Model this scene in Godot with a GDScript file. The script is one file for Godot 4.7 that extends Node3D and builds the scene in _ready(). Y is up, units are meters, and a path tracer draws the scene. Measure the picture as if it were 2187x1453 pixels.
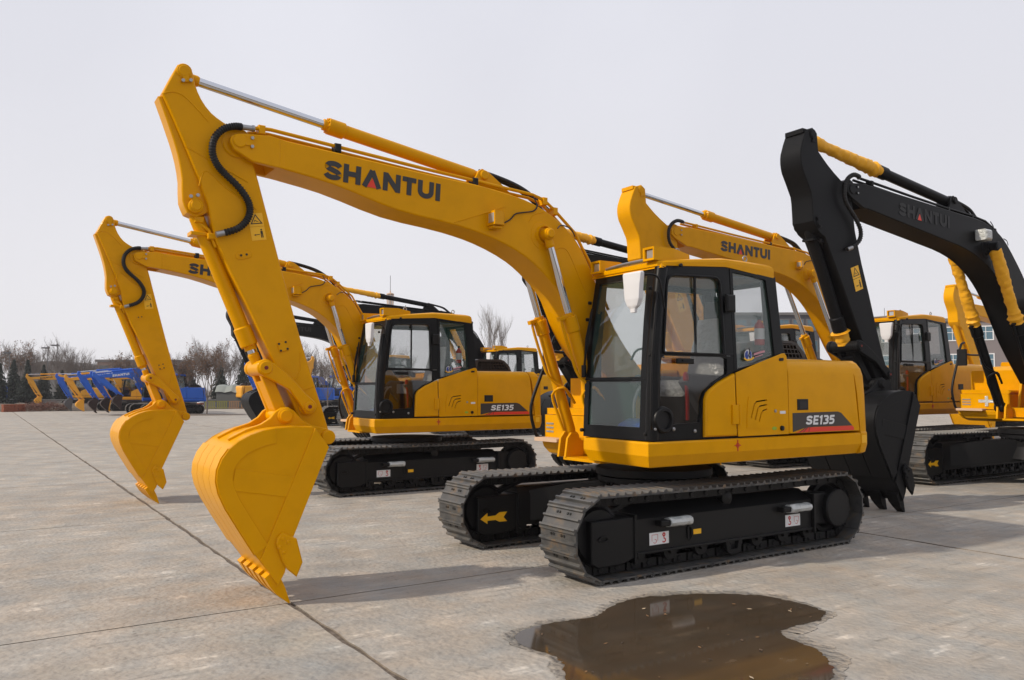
extends Node3D

# ------------------------------------------------------------------ mesh builder
class MB:
	var v := PackedVector3Array()
	var n := PackedVector3Array()
	var col := PackedColorArray()
	var xf := Transform3D.IDENTITY
	var tint := Color(1, 1, 1)

	func put(p: Vector3, nn: Vector3) -> void:
		v.append(xf * p)
		n.append((xf.basis * nn).normalized())
		col.append(tint)

	# a, b, c run anticlockwise seen from outside
	func tri_n(a: Vector3, b: Vector3, c: Vector3, na: Vector3, nb: Vector3, nc: Vector3) -> void:
		put(a, na)
		put(c, nc)
		put(b, nb)

	func tri(a: Vector3, b: Vector3, c: Vector3) -> void:
		var nn := (b - a).cross(c - a).normalized()
		tri_n(a, b, c, nn, nn, nn)

	func quad(a: Vector3, b: Vector3, c: Vector3, d: Vector3) -> void:
		tri(a, b, c)
		tri(a, c, d)

	func quad_n(a: Vector3, b: Vector3, c: Vector3, d: Vector3, na: Vector3, nb: Vector3, nc: Vector3, nd: Vector3) -> void:
		tri_n(a, b, c, na, nb, nc)
		tri_n(a, c, d, na, nc, nd)

	static func area(p: Array) -> float:
		var s := 0.0
		for i in p.size():
			var a: Vector2 = p[i]
			var b: Vector2 = p[(i + 1) % p.size()]
			s += a.x * b.y - b.x * a.y
		return s * 0.5

	static func inset(p: Array, d: float) -> Array:
		var r := []
		var k := p.size()
		for i in k:
			var a: Vector2 = p[(i + k - 1) % k]
			var b: Vector2 = p[i]
			var c: Vector2 = p[(i + 1) % k]
			var e0 := (b - a).normalized()
			var e1 := (c - b).normalized()
			var m := Vector2(-e0.y - e1.y, e0.x + e1.x)
			if m.length() < 0.01:
				m = Vector2(-e0.y, e0.x)
			m = m.normalized()
			var q: float = max(0.45, m.dot(Vector2(-e0.y, e0.x)))
			r.append(b + m * d / q)
		return r

	# polygon in x, y pulled from z0 to z1, its rims bevelled
	func prism(pts: Array, z0: float, z1: float, bevel := 0.0, soft := 40.0) -> void:
		var p := pts.duplicate()
		if area(p) < 0.0:
			p.reverse()
		var k := p.size()
		var cap: Array = p if bevel <= 0.0 else inset(p, bevel)
		var idx := Geometry2D.triangulate_polygon(PackedVector2Array(cap))
		for i in range(0, idx.size(), 3):
			var a: Vector2 = cap[idx[i]]
			var b: Vector2 = cap[idx[i + 1]]
			var c: Vector2 = cap[idx[i + 2]]
			if (b - a).cross(c - a) < 0.0:
				var t := b
				b = c
				c = t
			tri(Vector3(a.x, a.y, z1), Vector3(b.x, b.y, z1), Vector3(c.x, c.y, z1))
			tri(Vector3(a.x, a.y, z0), Vector3(c.x, c.y, z0), Vector3(b.x, b.y, z0))
		var en := []
		for i in k:
			var e: Vector2 = (p[(i + 1) % k] - p[i]).normalized()
			en.append(Vector3(e.y, -e.x, 0))
		var lim := cos(deg_to_rad(soft))
		for i in k:
			var j := (i + 1) % k
			var n0: Vector3 = en[i]
			var n1: Vector3 = en[i]
			var before: Vector3 = en[(i + k - 1) % k]
			var after: Vector3 = en[j]
			if before.dot(n0) > lim:
				n0 = (before + en[i]).normalized()
			if after.dot(n1) > lim:
				n1 = (after + en[i]).normalized()
			var a: Vector2 = p[i]
			var b: Vector2 = p[j]
			var lo := z0 + bevel
			var hi := z1 - bevel
			quad_n(Vector3(a.x, a.y, lo), Vector3(b.x, b.y, lo), Vector3(b.x, b.y, hi), Vector3(a.x, a.y, hi), n0, n1, n1, n0)
			if bevel > 0.0:
				var ca: Vector2 = cap[i]
				var cb: Vector2 = cap[j]
				var up := Vector3(0, 0, 1)
				quad_n(Vector3(a.x, a.y, hi), Vector3(b.x, b.y, hi), Vector3(cb.x, cb.y, z1), Vector3(ca.x, ca.y, z1), (n0 + up * 0.5).normalized(), (n1 + up * 0.5).normalized(), (n1 * 0.5 + up).normalized(), (n0 * 0.5 + up).normalized())
				quad_n(Vector3(b.x, b.y, lo), Vector3(a.x, a.y, lo), Vector3(ca.x, ca.y, z0), Vector3(cb.x, cb.y, z0), (n1 - up * 0.5).normalized(), (n0 - up * 0.5).normalized(), (n0 * 0.5 - up).normalized(), (n1 * 0.5 - up).normalized())

	func box(c: Vector3, s: Vector3, bevel := 0.0) -> void:
		var h := s * 0.5
		prism([Vector2(c.x - h.x, c.y - h.y), Vector2(c.x + h.x, c.y - h.y), Vector2(c.x + h.x, c.y + h.y), Vector2(c.x - h.x, c.y + h.y)], c.z - h.z, c.z + h.z, bevel, 10.0)

	# a box whose x axis runs from a to b
	func bar(a: Vector3, b: Vector3, wide: float, high: float, bevel := 0.0, up := Vector3.UP) -> void:
		var d := (b - a)
		var x := d.normalized()
		var z := x.cross(up).normalized()
		var y := z.cross(x).normalized()
		var keep := xf
		xf = xf * Transform3D(Basis(x, y, z), (a + b) * 0.5)
		box(Vector3.ZERO, Vector3(d.length(), high, wide), bevel)
		xf = keep

	# turned shape about the line from a along dir; profile = [[along, radius], ...]
	func lathe(a: Vector3, dir: Vector3, prof: Array, seg := 20) -> void:
		var w := dir.normalized()
		var u := w.cross(Vector3.UP if abs(w.y) < 0.9 else Vector3.RIGHT).normalized()
		var t := w.cross(u).normalized()
		for k in prof.size() - 1:
			var s0: float = prof[k][0]
			var r0: float = prof[k][1]
			var s1: float = prof[k + 1][0]
			var r1: float = prof[k + 1][1]
			var slope := Vector2(s1 - s0, r1 - r0)
			if slope.length() < 1e-6:
				continue
			slope = slope.normalized()
			for i in seg:
				var f0 := TAU * i / seg
				var f1 := TAU * (i + 1) / seg
				var e0 := u * cos(f0) + t * sin(f0)
				var e1 := u * cos(f1) + t * sin(f1)
				var m0 := (e0 * slope.x - w * slope.y)
				var m1 := (e1 * slope.x - w * slope.y)
				var p00 := a + w * s0 + e0 * r0
				var p01 := a + w * s0 + e1 * r0
				var p10 := a + w * s1 + e0 * r1
				var p11 := a + w * s1 + e1 * r1
				if r0 > 1e-6:
					tri_n(p00, p01, p11, m0, m1, m1)
				if r1 > 1e-6:
					tri_n(p00, p11, p10, m0, m1, m0)

	func rod(a: Vector3, b: Vector3, r: float, seg := 16) -> void:
		var l := (b - a).length()
		lathe(a, b - a, [[0, 0], [0, r], [l, r], [l, 0]], seg)

	# a short cylinder across z, its rims bevelled
	func pin(x: float, y: float, z0: float, z1: float, r: float, seg := 20) -> void:
		var b := minf(0.008, r * 0.2)
		lathe(Vector3(x, y, z0), Vector3(0, 0, 1), [[0, 0], [0, r - b], [b, r], [z1 - z0 - b, r], [z1 - z0, r - b], [z1 - z0, 0]], seg)

	func tube(path: Array, r: float, seg := 8) -> void:
		var k := path.size()
		var frame_u := Vector3.ZERO
		var rings := []
		var norms := []
		for i in k:
			var p: Vector3 = path[i]
			var d: Vector3
			if i == 0:
				d = path[1] - path[0]
			elif i == k - 1:
				d = path[k - 1] - path[k - 2]
			else:
				d = (path[i + 1] - p).normalized() + (p - path[i - 1]).normalized()
			d = d.normalized()
			if i == 0:
				frame_u = d.cross(Vector3.UP if abs(d.y) < 0.9 else Vector3.RIGHT).normalized()
			else:
				frame_u = (frame_u - d * frame_u.dot(d)).normalized()
			var t := d.cross(frame_u)
			var ring := []
			var rn := []
			for j in seg:
				var f := TAU * j / seg
				var e := frame_u * cos(f) + t * sin(f)
				rn.append(e)
				ring.append(p + e * r)
			rings.append(ring)
			norms.append(rn)
		for i in k - 1:
			for j in seg:
				var q := (j + 1) % seg
				quad_n(rings[i][j], rings[i][q], rings[i + 1][q], rings[i + 1][j], norms[i][j], norms[i][q], norms[i + 1][q], norms[i + 1][j])
		for j in seg:
			var q := (j + 1) % seg
			tri(path[0], rings[0][q], rings[0][j])
			tri(path[k - 1], rings[k - 1][j], rings[k - 1][q])

	# a frame between two outlines of as many points each, with thickness
	func ring3(outer: Array, inner: Array, thick: Vector3) -> void:
		var k := outer.size()
		var want := -thick
		for i in k:
			var j := (i + 1) % k
			var a: Vector3 = outer[i]
			var b: Vector3 = outer[j]
			var c: Vector3 = inner[j]
			var d: Vector3 = inner[i]
			var flip := (b - a).cross(c - a).dot(want) + (c - a).cross(d - a).dot(want) < 0.0
			if flip:
				quad(a, d, c, b)
				quad(a + thick, b + thick, c + thick, d + thick)
				quad(b, b + thick, a + thick, a)
				quad(d, d + thick, c + thick, c)
			else:
				quad(a, b, c, d)
				quad(a + thick, d + thick, c + thick, b + thick)
				quad(a, a + thick, b + thick, b)
				quad(c, c + thick, d + thick, d)

	# a flat plate of any outline
	func plate3(pts: Array, thick: Vector3) -> void:
		var want := -thick.normalized()
		var o: Vector3 = pts[0]
		var ux: Vector3 = (pts[1] - o).normalized()
		var uy := want.cross(ux).normalized()
		ux = uy.cross(want).normalized()
		var p2 := PackedVector2Array()
		for p in pts:
			p2.append(Vector2((p - o).dot(ux), (p - o).dot(uy)))
		var idx := Geometry2D.triangulate_polygon(p2)
		for i in range(0, idx.size(), 3):
			var a: Vector3 = pts[idx[i]]
			var b: Vector3 = pts[idx[i + 1]]
			var c: Vector3 = pts[idx[i + 2]]
			if (b - a).cross(c - a).dot(want) < 0.0:
				var t := b
				b = c
				c = t
			tri(a, b, c)
			tri(a + thick, c + thick, b + thick)
		var ccw := area(Array(p2)) > 0.0
		for i in pts.size():
			var a: Vector3 = pts[i]
			var b: Vector3 = pts[(i + 1) % pts.size()]
			if ccw:
				quad(a, a + thick, b + thick, b)
			else:
				quad(b, b + thick, a + thick, a)

	# skin over a stack of rings of equal count, turned to face outwards
	func loft(rings: Array, caps := true, soft := 35.0) -> void:
		var k: int = rings[0].size()
		var lim := cos(deg_to_rad(soft))
		var heart := Vector3.ZERO
		for ring in rings:
			for p in ring:
				heart += p
		heart /= k * rings.size()
		var all := []
		var outward := 0.0
		for s in rings.size() - 1:
			var fn := []
			for i in k:
				var j := (i + 1) % k
				var m: Vector3 = (rings[s][j] - rings[s][i]).cross(rings[s + 1][i] - rings[s][i]) + (rings[s + 1][j] - rings[s + 1][i]).cross(rings[s + 1][j] - rings[s][j])
				outward += m.dot((rings[s][i] + rings[s + 1][j]) * 0.5 - heart)
				fn.append(m.normalized())
			all.append(fn)
		var g := 1.0 if outward >= 0.0 else -1.0
		for s in rings.size() - 1:
			var fn: Array = all[s]
			for i in k:
				var j := (i + 1) % k
				var n0: Vector3 = fn[i]
				var n1: Vector3 = fn[i]
				if fn[(i + k - 1) % k].dot(fn[i]) > lim:
					n0 = (fn[(i + k - 1) % k] + fn[i]).normalized()
				if fn[j].dot(fn[i]) > lim:
					n1 = (fn[j] + fn[i]).normalized()
				if g > 0:
					quad_n(rings[s][i], rings[s][j], rings[s + 1][j], rings[s + 1][i], n0, n1, n1, n0)
				else:
					quad_n(rings[s][j], rings[s][i], rings[s + 1][i], rings[s + 1][j], -n1, -n0, -n0, -n1)
		if caps:
			for e in [0, rings.size() - 1]:
				var ring: Array = rings[e]
				var mid := Vector3.ZERO
				for p in ring:
					mid += p
				mid /= k
				for i in k:
					var j := (i + 1) % k
					if (e == 0) == (g > 0):
						tri(mid, ring[j], ring[i])
					else:
						tri(mid, ring[i], ring[j])

	# a flat stroke of even width along a line in x, y
	func stroke(pts: Array, w: float, z0: float, z1: float, closed := false) -> void:
		var k := pts.size()
		var left := []
		var right := []
		for i in k:
			var p: Vector2 = pts[i]
			var a: Vector2 = pts[(i + k - 1) % k] if (i > 0 or closed) else p
			var b: Vector2 = pts[(i + 1) % k] if (i < k - 1 or closed) else p
			var e0 := (p - a).normalized() if a != p else (b - p).normalized()
			var e1 := (b - p).normalized() if b != p else e0
			var m := (Vector2(-e0.y, e0.x) + Vector2(-e1.y, e1.x)).normalized()
			var q: float = max(0.4, m.dot(Vector2(-e0.y, e0.x)))
			left.append(p + m * w * 0.5 / q)
			right.append(p - m * w * 0.5 / q)
		for i in (k if closed else k - 1):
			var j := (i + 1) % k
			prism([right[i], right[j], left[j], left[i]], z0, z1, 0.0, 5.0)

	func mesh(colored := false) -> ArrayMesh:
		var arr := []
		arr.resize(Mesh.ARRAY_MAX)
		arr[Mesh.ARRAY_VERTEX] = v
		arr[Mesh.ARRAY_NORMAL] = n
		if colored:
			arr[Mesh.ARRAY_COLOR] = col
		var m := ArrayMesh.new()
		m.add_surface_from_arrays(Mesh.PRIMITIVE_TRIANGLES, arr)
		return m

# ------------------------------------------------------------------ helpers
var mats := {}
var cache := {}
var rng := RandomNumberGenerator.new()

func V2(x: float, y: float) -> Vector2:
	return Vector2(x, y)

func V3(x: float, y: float, z: float) -> Vector3:
	return Vector3(x, y, z)

func numbered(parent: Node, called: String) -> String:
	var tag_key := "count_" + called
	var k: int = parent.get_meta(tag_key, 0)
	parent.set_meta(tag_key, k + 1)
	return called if k == 0 else "%s_%03d" % [called, k]

func hang(parent: Node, called: String, m: Mesh, mat: Material) -> MeshInstance3D:
	var o := MeshInstance3D.new()
	o.name = numbered(parent, called)
	o.mesh = m
	o.material_override = mat
	parent.add_child(o, true)
	return o

# one part; meshes with a key are made once and shared
func part(parent: Node, called: String, key: String, mat: Material, make: Callable, colored := false) -> MeshInstance3D:
	var m: Mesh
	if key != "" and cache.has(key):
		m = cache[key]
	else:
		var b := MB.new()
		make.call(b)
		m = b.mesh(colored)
		if key != "":
			cache[key] = m
	return hang(parent, called, m, mat)

func tag(o: Node, label: String, category: String, group := "") -> void:
	o.set_meta("label", label)
	o.set_meta("category", category)
	if group != "":
		o.set_meta("group", group)

func thing(called: String, label: String, category: String, at := Vector3.ZERO, turn := 0.0, group := "") -> Node3D:
	var o := Node3D.new()
	o.name = numbered(self, called)
	add_child(o, true)
	o.position = at
	o.rotation.y = turn
	tag(o, label, category, group)
	return o

func structure(o: Node) -> void:
	o.set_meta("kind", "structure")

func paint(called: String, c: Color, rough := 0.5, metal := 0.0) -> StandardMaterial3D:
	var m := StandardMaterial3D.new()
	m.albedo_color = c
	m.roughness = rough
	m.metallic = metal
	mats[called] = m
	return m

func noise_texture(freq: float, ramp: Array, size := 512, octaves := 4, kind := FastNoiseLite.TYPE_SIMPLEX_SMOOTH, number := 1, as_normal := false, bump := 4.0) -> NoiseTexture2D:
	var f := FastNoiseLite.new()
	f.noise_type = kind
	f.frequency = freq
	f.fractal_octaves = octaves
	f.seed = number
	var t := NoiseTexture2D.new()
	t.width = size
	t.height = size
	t.seamless = true
	t.generate_mipmaps = false
	t.noise = f
	if as_normal:
		t.as_normal_map = true
		t.bump_strength = bump
	else:
		var g := Gradient.new()
		g.offsets = PackedFloat32Array()
		g.colors = PackedColorArray()
		for e in ramp:
			g.add_point(e[0], e[1])
		t.color_ramp = g
	return t

# world position of the disc of a circle of n points
func circle(cx: float, cy: float, r: float, k := 16) -> Array:
	var p := []
	for i in k:
		p.append(Vector2(cx + r * cos(TAU * i / k), cy + r * sin(TAU * i / k)))
	return p

func arc(cx: float, cy: float, rx: float, ry: float, a0: float, a1: float, k := 8) -> Array:
	var p := []
	for i in k + 1:
		var a := deg_to_rad(lerpf(a0, a1, float(i) / k))
		p.append(Vector2(cx + rx * cos(a), cy + ry * sin(a)))
	return p

func smooth_path(p: Array, per := 4) -> Array:
	var r := []
	for i in p.size() - 1:
		var a: Vector3 = p[max(i - 1, 0)]
		var b: Vector3 = p[i]
		var c: Vector3 = p[i + 1]
		var d: Vector3 = p[min(i + 2, p.size() - 1)]
		for k in per:
			r.append(b.cubic_interpolate(c, a, d, float(k) / per))
	r.append(p[p.size() - 1])
	return r

func smooth_line(p: Array, per := 3) -> Array:
	var r := []
	for i in p.size() - 1:
		var a: Vector2 = p[max(i - 1, 0)]
		var b: Vector2 = p[i]
		var c: Vector2 = p[i + 1]
		var d: Vector2 = p[min(i + 2, p.size() - 1)]
		for k in per:
			r.append(b.cubic_interpolate(c, a, d, float(k) / per))
	r.append(p[p.size() - 1])
	return r

# rounds an outline, keeping its real corners
func smooth_poly(p: Array, per := 3, keep := 32.0) -> Array:
	var r := []
	var k := p.size()
	var lim := cos(deg_to_rad(keep))
	for i in k:
		var a: Vector2 = p[(i + k - 1) % k]
		var b: Vector2 = p[i]
		var c: Vector2 = p[(i + 1) % k]
		var d: Vector2 = p[(i + 2) % k]
		var l := (c - b).length()
		var sharp_b := (b - a).normalized().dot((c - b).normalized()) < lim
		var sharp_c := (c - b).normalized().dot((d - c).normalized()) < lim
		if (sharp_b and sharp_c) or l < 0.03:
			r.append(b)
			continue
		var pa := b - (c - b) if sharp_b else b + (a - b).normalized() * minf(l, (a - b).length() * 3.0)
		var pd := c + (c - b) if sharp_c else c + (d - c).normalized() * minf(l, (d - c).length() * 3.0)
		for q in per:
			r.append(b.cubic_interpolate(c, pa, pd, float(q) / per))
	return r

func turn_about(p: Vector2, a: float) -> Transform3D:
	var q := Vector3(p.x, p.y, 0)
	return Transform3D(Basis(Vector3.BACK, a), q) * Transform3D(Basis.IDENTITY, -q)

func tp(x: Transform3D, p: Vector2) -> Vector2:
	var q := x * Vector3(p.x, p.y, 0)
	return Vector2(q.x, q.y)

# strokes of one letter in a box of 1 high; [width, [polylines]]
func glyph(ch: String) -> Array:
	var t := 0.13
	match ch:
		"S":
			var p := smooth_line([V2(0.81, 0.73), V2(0.70, 0.83), V2(0.46, 0.872), V2(0.23, 0.82), V2(0.155, 0.70), V2(0.23, 0.59), V2(0.46, 0.515), V2(0.70, 0.43), V2(0.78, 0.30), V2(0.70, 0.18), V2(0.45, 0.128), V2(0.20, 0.18), V2(0.09, 0.29)], 3)
			return [0.92, [p]]
		"H": return [0.92, [[V2(t, 0), V2(t, 1)], [V2(0.92 - t, 0), V2(0.92 - t, 1)], [V2(t, 0.5), V2(0.92 - t, 0.5)]]]
		"A": return [1.06, [[V2(0.12, 0), V2(0.53, 0.93)], [V2(0.94, 0), V2(0.53, 0.93)]]]
		"N": return [0.98, [[V2(t, 0), V2(t, 1)], [V2(0.98 - t, 0), V2(0.98 - t, 1)], [V2(t, 0.93), V2(0.98 - t, 0.07)]]]
		"T": return [0.84, [[V2(0.42, 0), V2(0.42, 1)], [V2(0.02, 0.87), V2(0.82, 0.87)]]]
		"U": return [0.94, [[V2(t, 1), V2(t, 0.4)] + arc(0.47, 0.40, 0.34, 0.27, 190, 350, 8) + [V2(0.94 - t, 0.4), V2(0.94 - t, 1)]]]
		"I": return [0.34, [[V2(0.17, 0), V2(0.17, 1)]]]
		"E": return [0.72, [[V2(t, 0), V2(t, 1)], [V2(t, 0.89), V2(0.70, 0.89)], [V2(t, 0.5), V2(0.64, 0.5)], [V2(t, 0.11), V2(0.70, 0.11)]]]
		"1": return [0.48, [[V2(0.32, 0), V2(0.32, 1)], [V2(0.06, 0.74), V2(0.32, 0.90)]]]
		"3": return [0.76, [[V2(0.06, 0.89), V2(0.50, 0.89)] + arc(0.42, 0.70, 0.22, 0.19, 60, -60, 5) + [V2(0.30, 0.52)], [V2(0.30, 0.52), V2(0.44, 0.50)] + arc(0.42, 0.30, 0.24, 0.19, 60, -80, 6) + [V2(0.05, 0.11)]]]
		"5": return [0.74, [[V2(0.68, 0.89), V2(0.17, 0.89)], [V2(0.17, 0.98), V2(0.17, 0.55), V2(0.42, 0.57)] + arc(0.42, 0.34, 0.24, 0.23, 70, -80, 7) + [V2(0.06, 0.11)]]]
	return [0.5, []]

func word(b: MB, text: String, at: Vector3, wide: float, high: float, slant := 0.0, thick := 0.26, rise := 0.0, gap := 0.12, deep := 0.003) -> void:
	var total := 0.0
	for ch in text:
		total += glyph(ch)[0] + gap
	total -= gap
	var keep := b.xf
	var k := wide / total
	b.xf = b.xf * Transform3D(Basis(Vector3(k, rise * k, 0), Vector3(slant * high, high, 0), Vector3(0, 0, 1)), at)
	var x := 0.0
	var lift := 0.0
	for ch in text:
		var g := glyph(ch)
		for line in g[1]:
			lift = fmod(lift + 0.0006, 0.0031)
			var moved := []
			for q in line:
				moved.append(q + Vector2(x, 0))
			b.stroke(moved, thick, 0.0, deep + lift)
		x += g[0] + gap
	b.xf = keep

# ------------------------------------------------------------------ excavators
# machine frame: forward is -x, its left side +z, the ground y = 0
const KIND_A := {
	"size": "A", "x0": -1.35, "x1": 1.88, "r": 0.385, "gauge": 0.936, "shoe": 0.5, "shoes": 46, "rollers": 7, "swing": 0.27, "deck": 0.80,
	"foot": [-0.05, 1.62], "tip": [-4.22, 3.571], "head": [-4.628, 4.062], "hinge": [-3.47, 1.242], "ear": [-3.82, 1.42], "link": [-3.985, 1.80], "armlink": [-3.629, 1.491], "cyl": [-4.518, 3.034],
	"lift": [-1.31, 3.13], "base": [-0.63, 1.13], "liftz": 0.255, "shift": [0.075, 0.0, -0.10], "rear": [-1.93, 3.655], "bw": 0.19, "aw": 0.12,
	"rod": 0.036, "bar": 0.058, "big": 1.0,
	"boom": [[-4.0, 3.655], [-3.918, 3.643], [-3.34, 3.605], [-2.87, 3.573], [-2.42, 3.545], [-2.087, 3.529], [-1.80, 3.50], [-1.526, 3.457], [-1.27, 3.375], [-1.048, 3.247], [-0.887, 3.108], [-0.724, 2.862], [-0.40, 2.25], [0.06, 1.72], [0.07, 1.58], [-0.04, 1.50], [-0.18, 1.52], [-0.75, 1.98], [-0.94, 2.24], [-1.02, 2.40], [-1.114, 2.58], [-1.285, 2.745], [-1.512, 2.90], [-1.89, 3.045], [-2.236, 3.116], [-2.866, 3.19], [-3.451, 3.335], [-3.924, 3.407]],
	"fork": [[-4.284, 3.60], [-4.25, 3.622], [-4.19, 3.635], [-3.98, 3.655], [-3.86, 3.635], [-3.86, 3.40], [-4.118, 3.424], [-4.267, 3.50], [-4.295, 3.56]],
	"arm": [[-4.690, 4.075], [-4.675, 4.105], [-4.63, 4.124], [-4.585, 4.108], [-4.562, 4.06], [-4.544, 3.976], [-4.499, 3.874], [-4.421, 3.778], [-4.333, 3.723], [-4.25, 3.68], [-4.14, 3.56], [-4.094, 3.439], [-3.997, 3.112], [-3.864, 2.646], [-3.671, 2.0], [-3.554, 1.65], [-3.44, 1.31], [-3.43, 1.235], [-3.47, 1.185], [-3.53, 1.20], [-3.65, 1.32], [-3.74, 1.52], [-3.909, 1.859], [-4.14, 2.33], [-4.365, 2.78], [-4.434, 3.05], [-4.603, 3.474], [-4.781, 3.862]],
	"lug": [[-4.803, 3.843], [-4.691, 3.538], [-4.647, 3.388], [-4.62, 3.233], [-4.612, 3.067], [-4.575, 2.98], [-4.50, 2.955], [-4.42, 3.0], [-4.41, 3.08], [-4.58, 3.474], [-4.76, 3.86]],
	"text": [-3.535, 3.375, 1.09, 0.158, -0.052],
}
const KIND_B := {
	"size": "B", "x0": -1.72, "x1": 1.95, "r": 0.45, "gauge": 1.19, "shoe": 0.6, "shoes": 49, "rollers": 9, "swing": 0.15, "deck": 0.98,
	"foot": [0.0, 1.85], "tip": [-5.57, 4.37], "head": [-6.33, 5.02], "hinge": [-4.66, 1.49], "ear": [-5.10, 1.70], "link": [-5.50, 2.22], "armlink": [-4.84, 1.84], "cyl": [-6.24, 3.83],
	"lift": [-2.02, 3.90], "base": [-0.62, 1.32], "liftz": 0.34, "shift": [0.06, 0.0, -0.06], "rear": [-2.75, 4.60], "bw": 0.22, "aw": 0.17,
	"rod": 0.045, "bar": 0.078, "big": 1.22,
	"boom": [[-5.3, 4.49], [-4.6, 4.46], [-3.6, 4.41], [-2.7, 4.36], [-2.3, 4.345], [-2.0, 4.31], [-1.72, 4.23], [-1.45, 4.10], [-1.1, 3.80], [-0.77, 3.45], [-0.35, 2.80], [0.10, 2.02], [0.14, 1.85], [0.05, 1.72], [-0.15, 1.72], [-0.85, 2.42], [-1.18, 2.86], [-1.44, 3.19], [-1.78, 3.48], [-2.21, 3.70], [-2.64, 3.82], [-3.3, 3.91], [-4.3, 4.03], [-5.28, 4.15]],
	"fork": [[-5.68, 4.40], [-5.64, 4.44], [-5.56, 4.46], [-5.22, 4.49], [-5.22, 4.14], [-5.30, 4.14], [-5.60, 4.26], [-5.68, 4.32]],
	"arm": [[-6.46, 5.06], [-6.32, 5.11], [-6.23, 5.05], [-6.21, 4.81], [-6.02, 4.66], [-5.74, 4.49], [-5.50, 4.38], [-5.44, 3.81], [-5.15, 2.94], [-4.87, 2.12], [-4.62, 1.56], [-4.60, 1.48], [-4.66, 1.41], [-4.75, 1.43], [-5.0, 1.70], [-5.35, 2.30], [-5.75, 3.02], [-6.12, 3.66], [-6.25, 3.72], [-6.36, 3.85], [-6.37, 4.05], [-6.39, 4.22], [-6.56, 4.52], [-6.59, 4.65], [-6.58, 4.78]],
	"lug": [],
	"text": [-4.46, 4.145, 1.36, 0.19, -0.035],
}

func pts(list: Array) -> Array:
	var r := []
	for e in list:
		r.append(Vector2(e[0], e[1]))
	return r

func pt(k: Dictionary, called: String) -> Vector2:
	return Vector2(k[called][0], k[called][1])

# a rim with an open middle
func collar(b: MB, p: Array, z: float) -> void:
	var q := p.duplicate()
	if MB.area(q) < 0.0:
		q.reverse()
	var o := []
	var n := []
	for e in MB.inset(q, -0.010):
		o.append(Vector3(e.x, e.y, z + 0.012))
	for e in q:
		n.append(Vector3(e.x, e.y, z + 0.012))
	b.ring3(o, n, Vector3(0, 0, -0.03))

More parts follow.
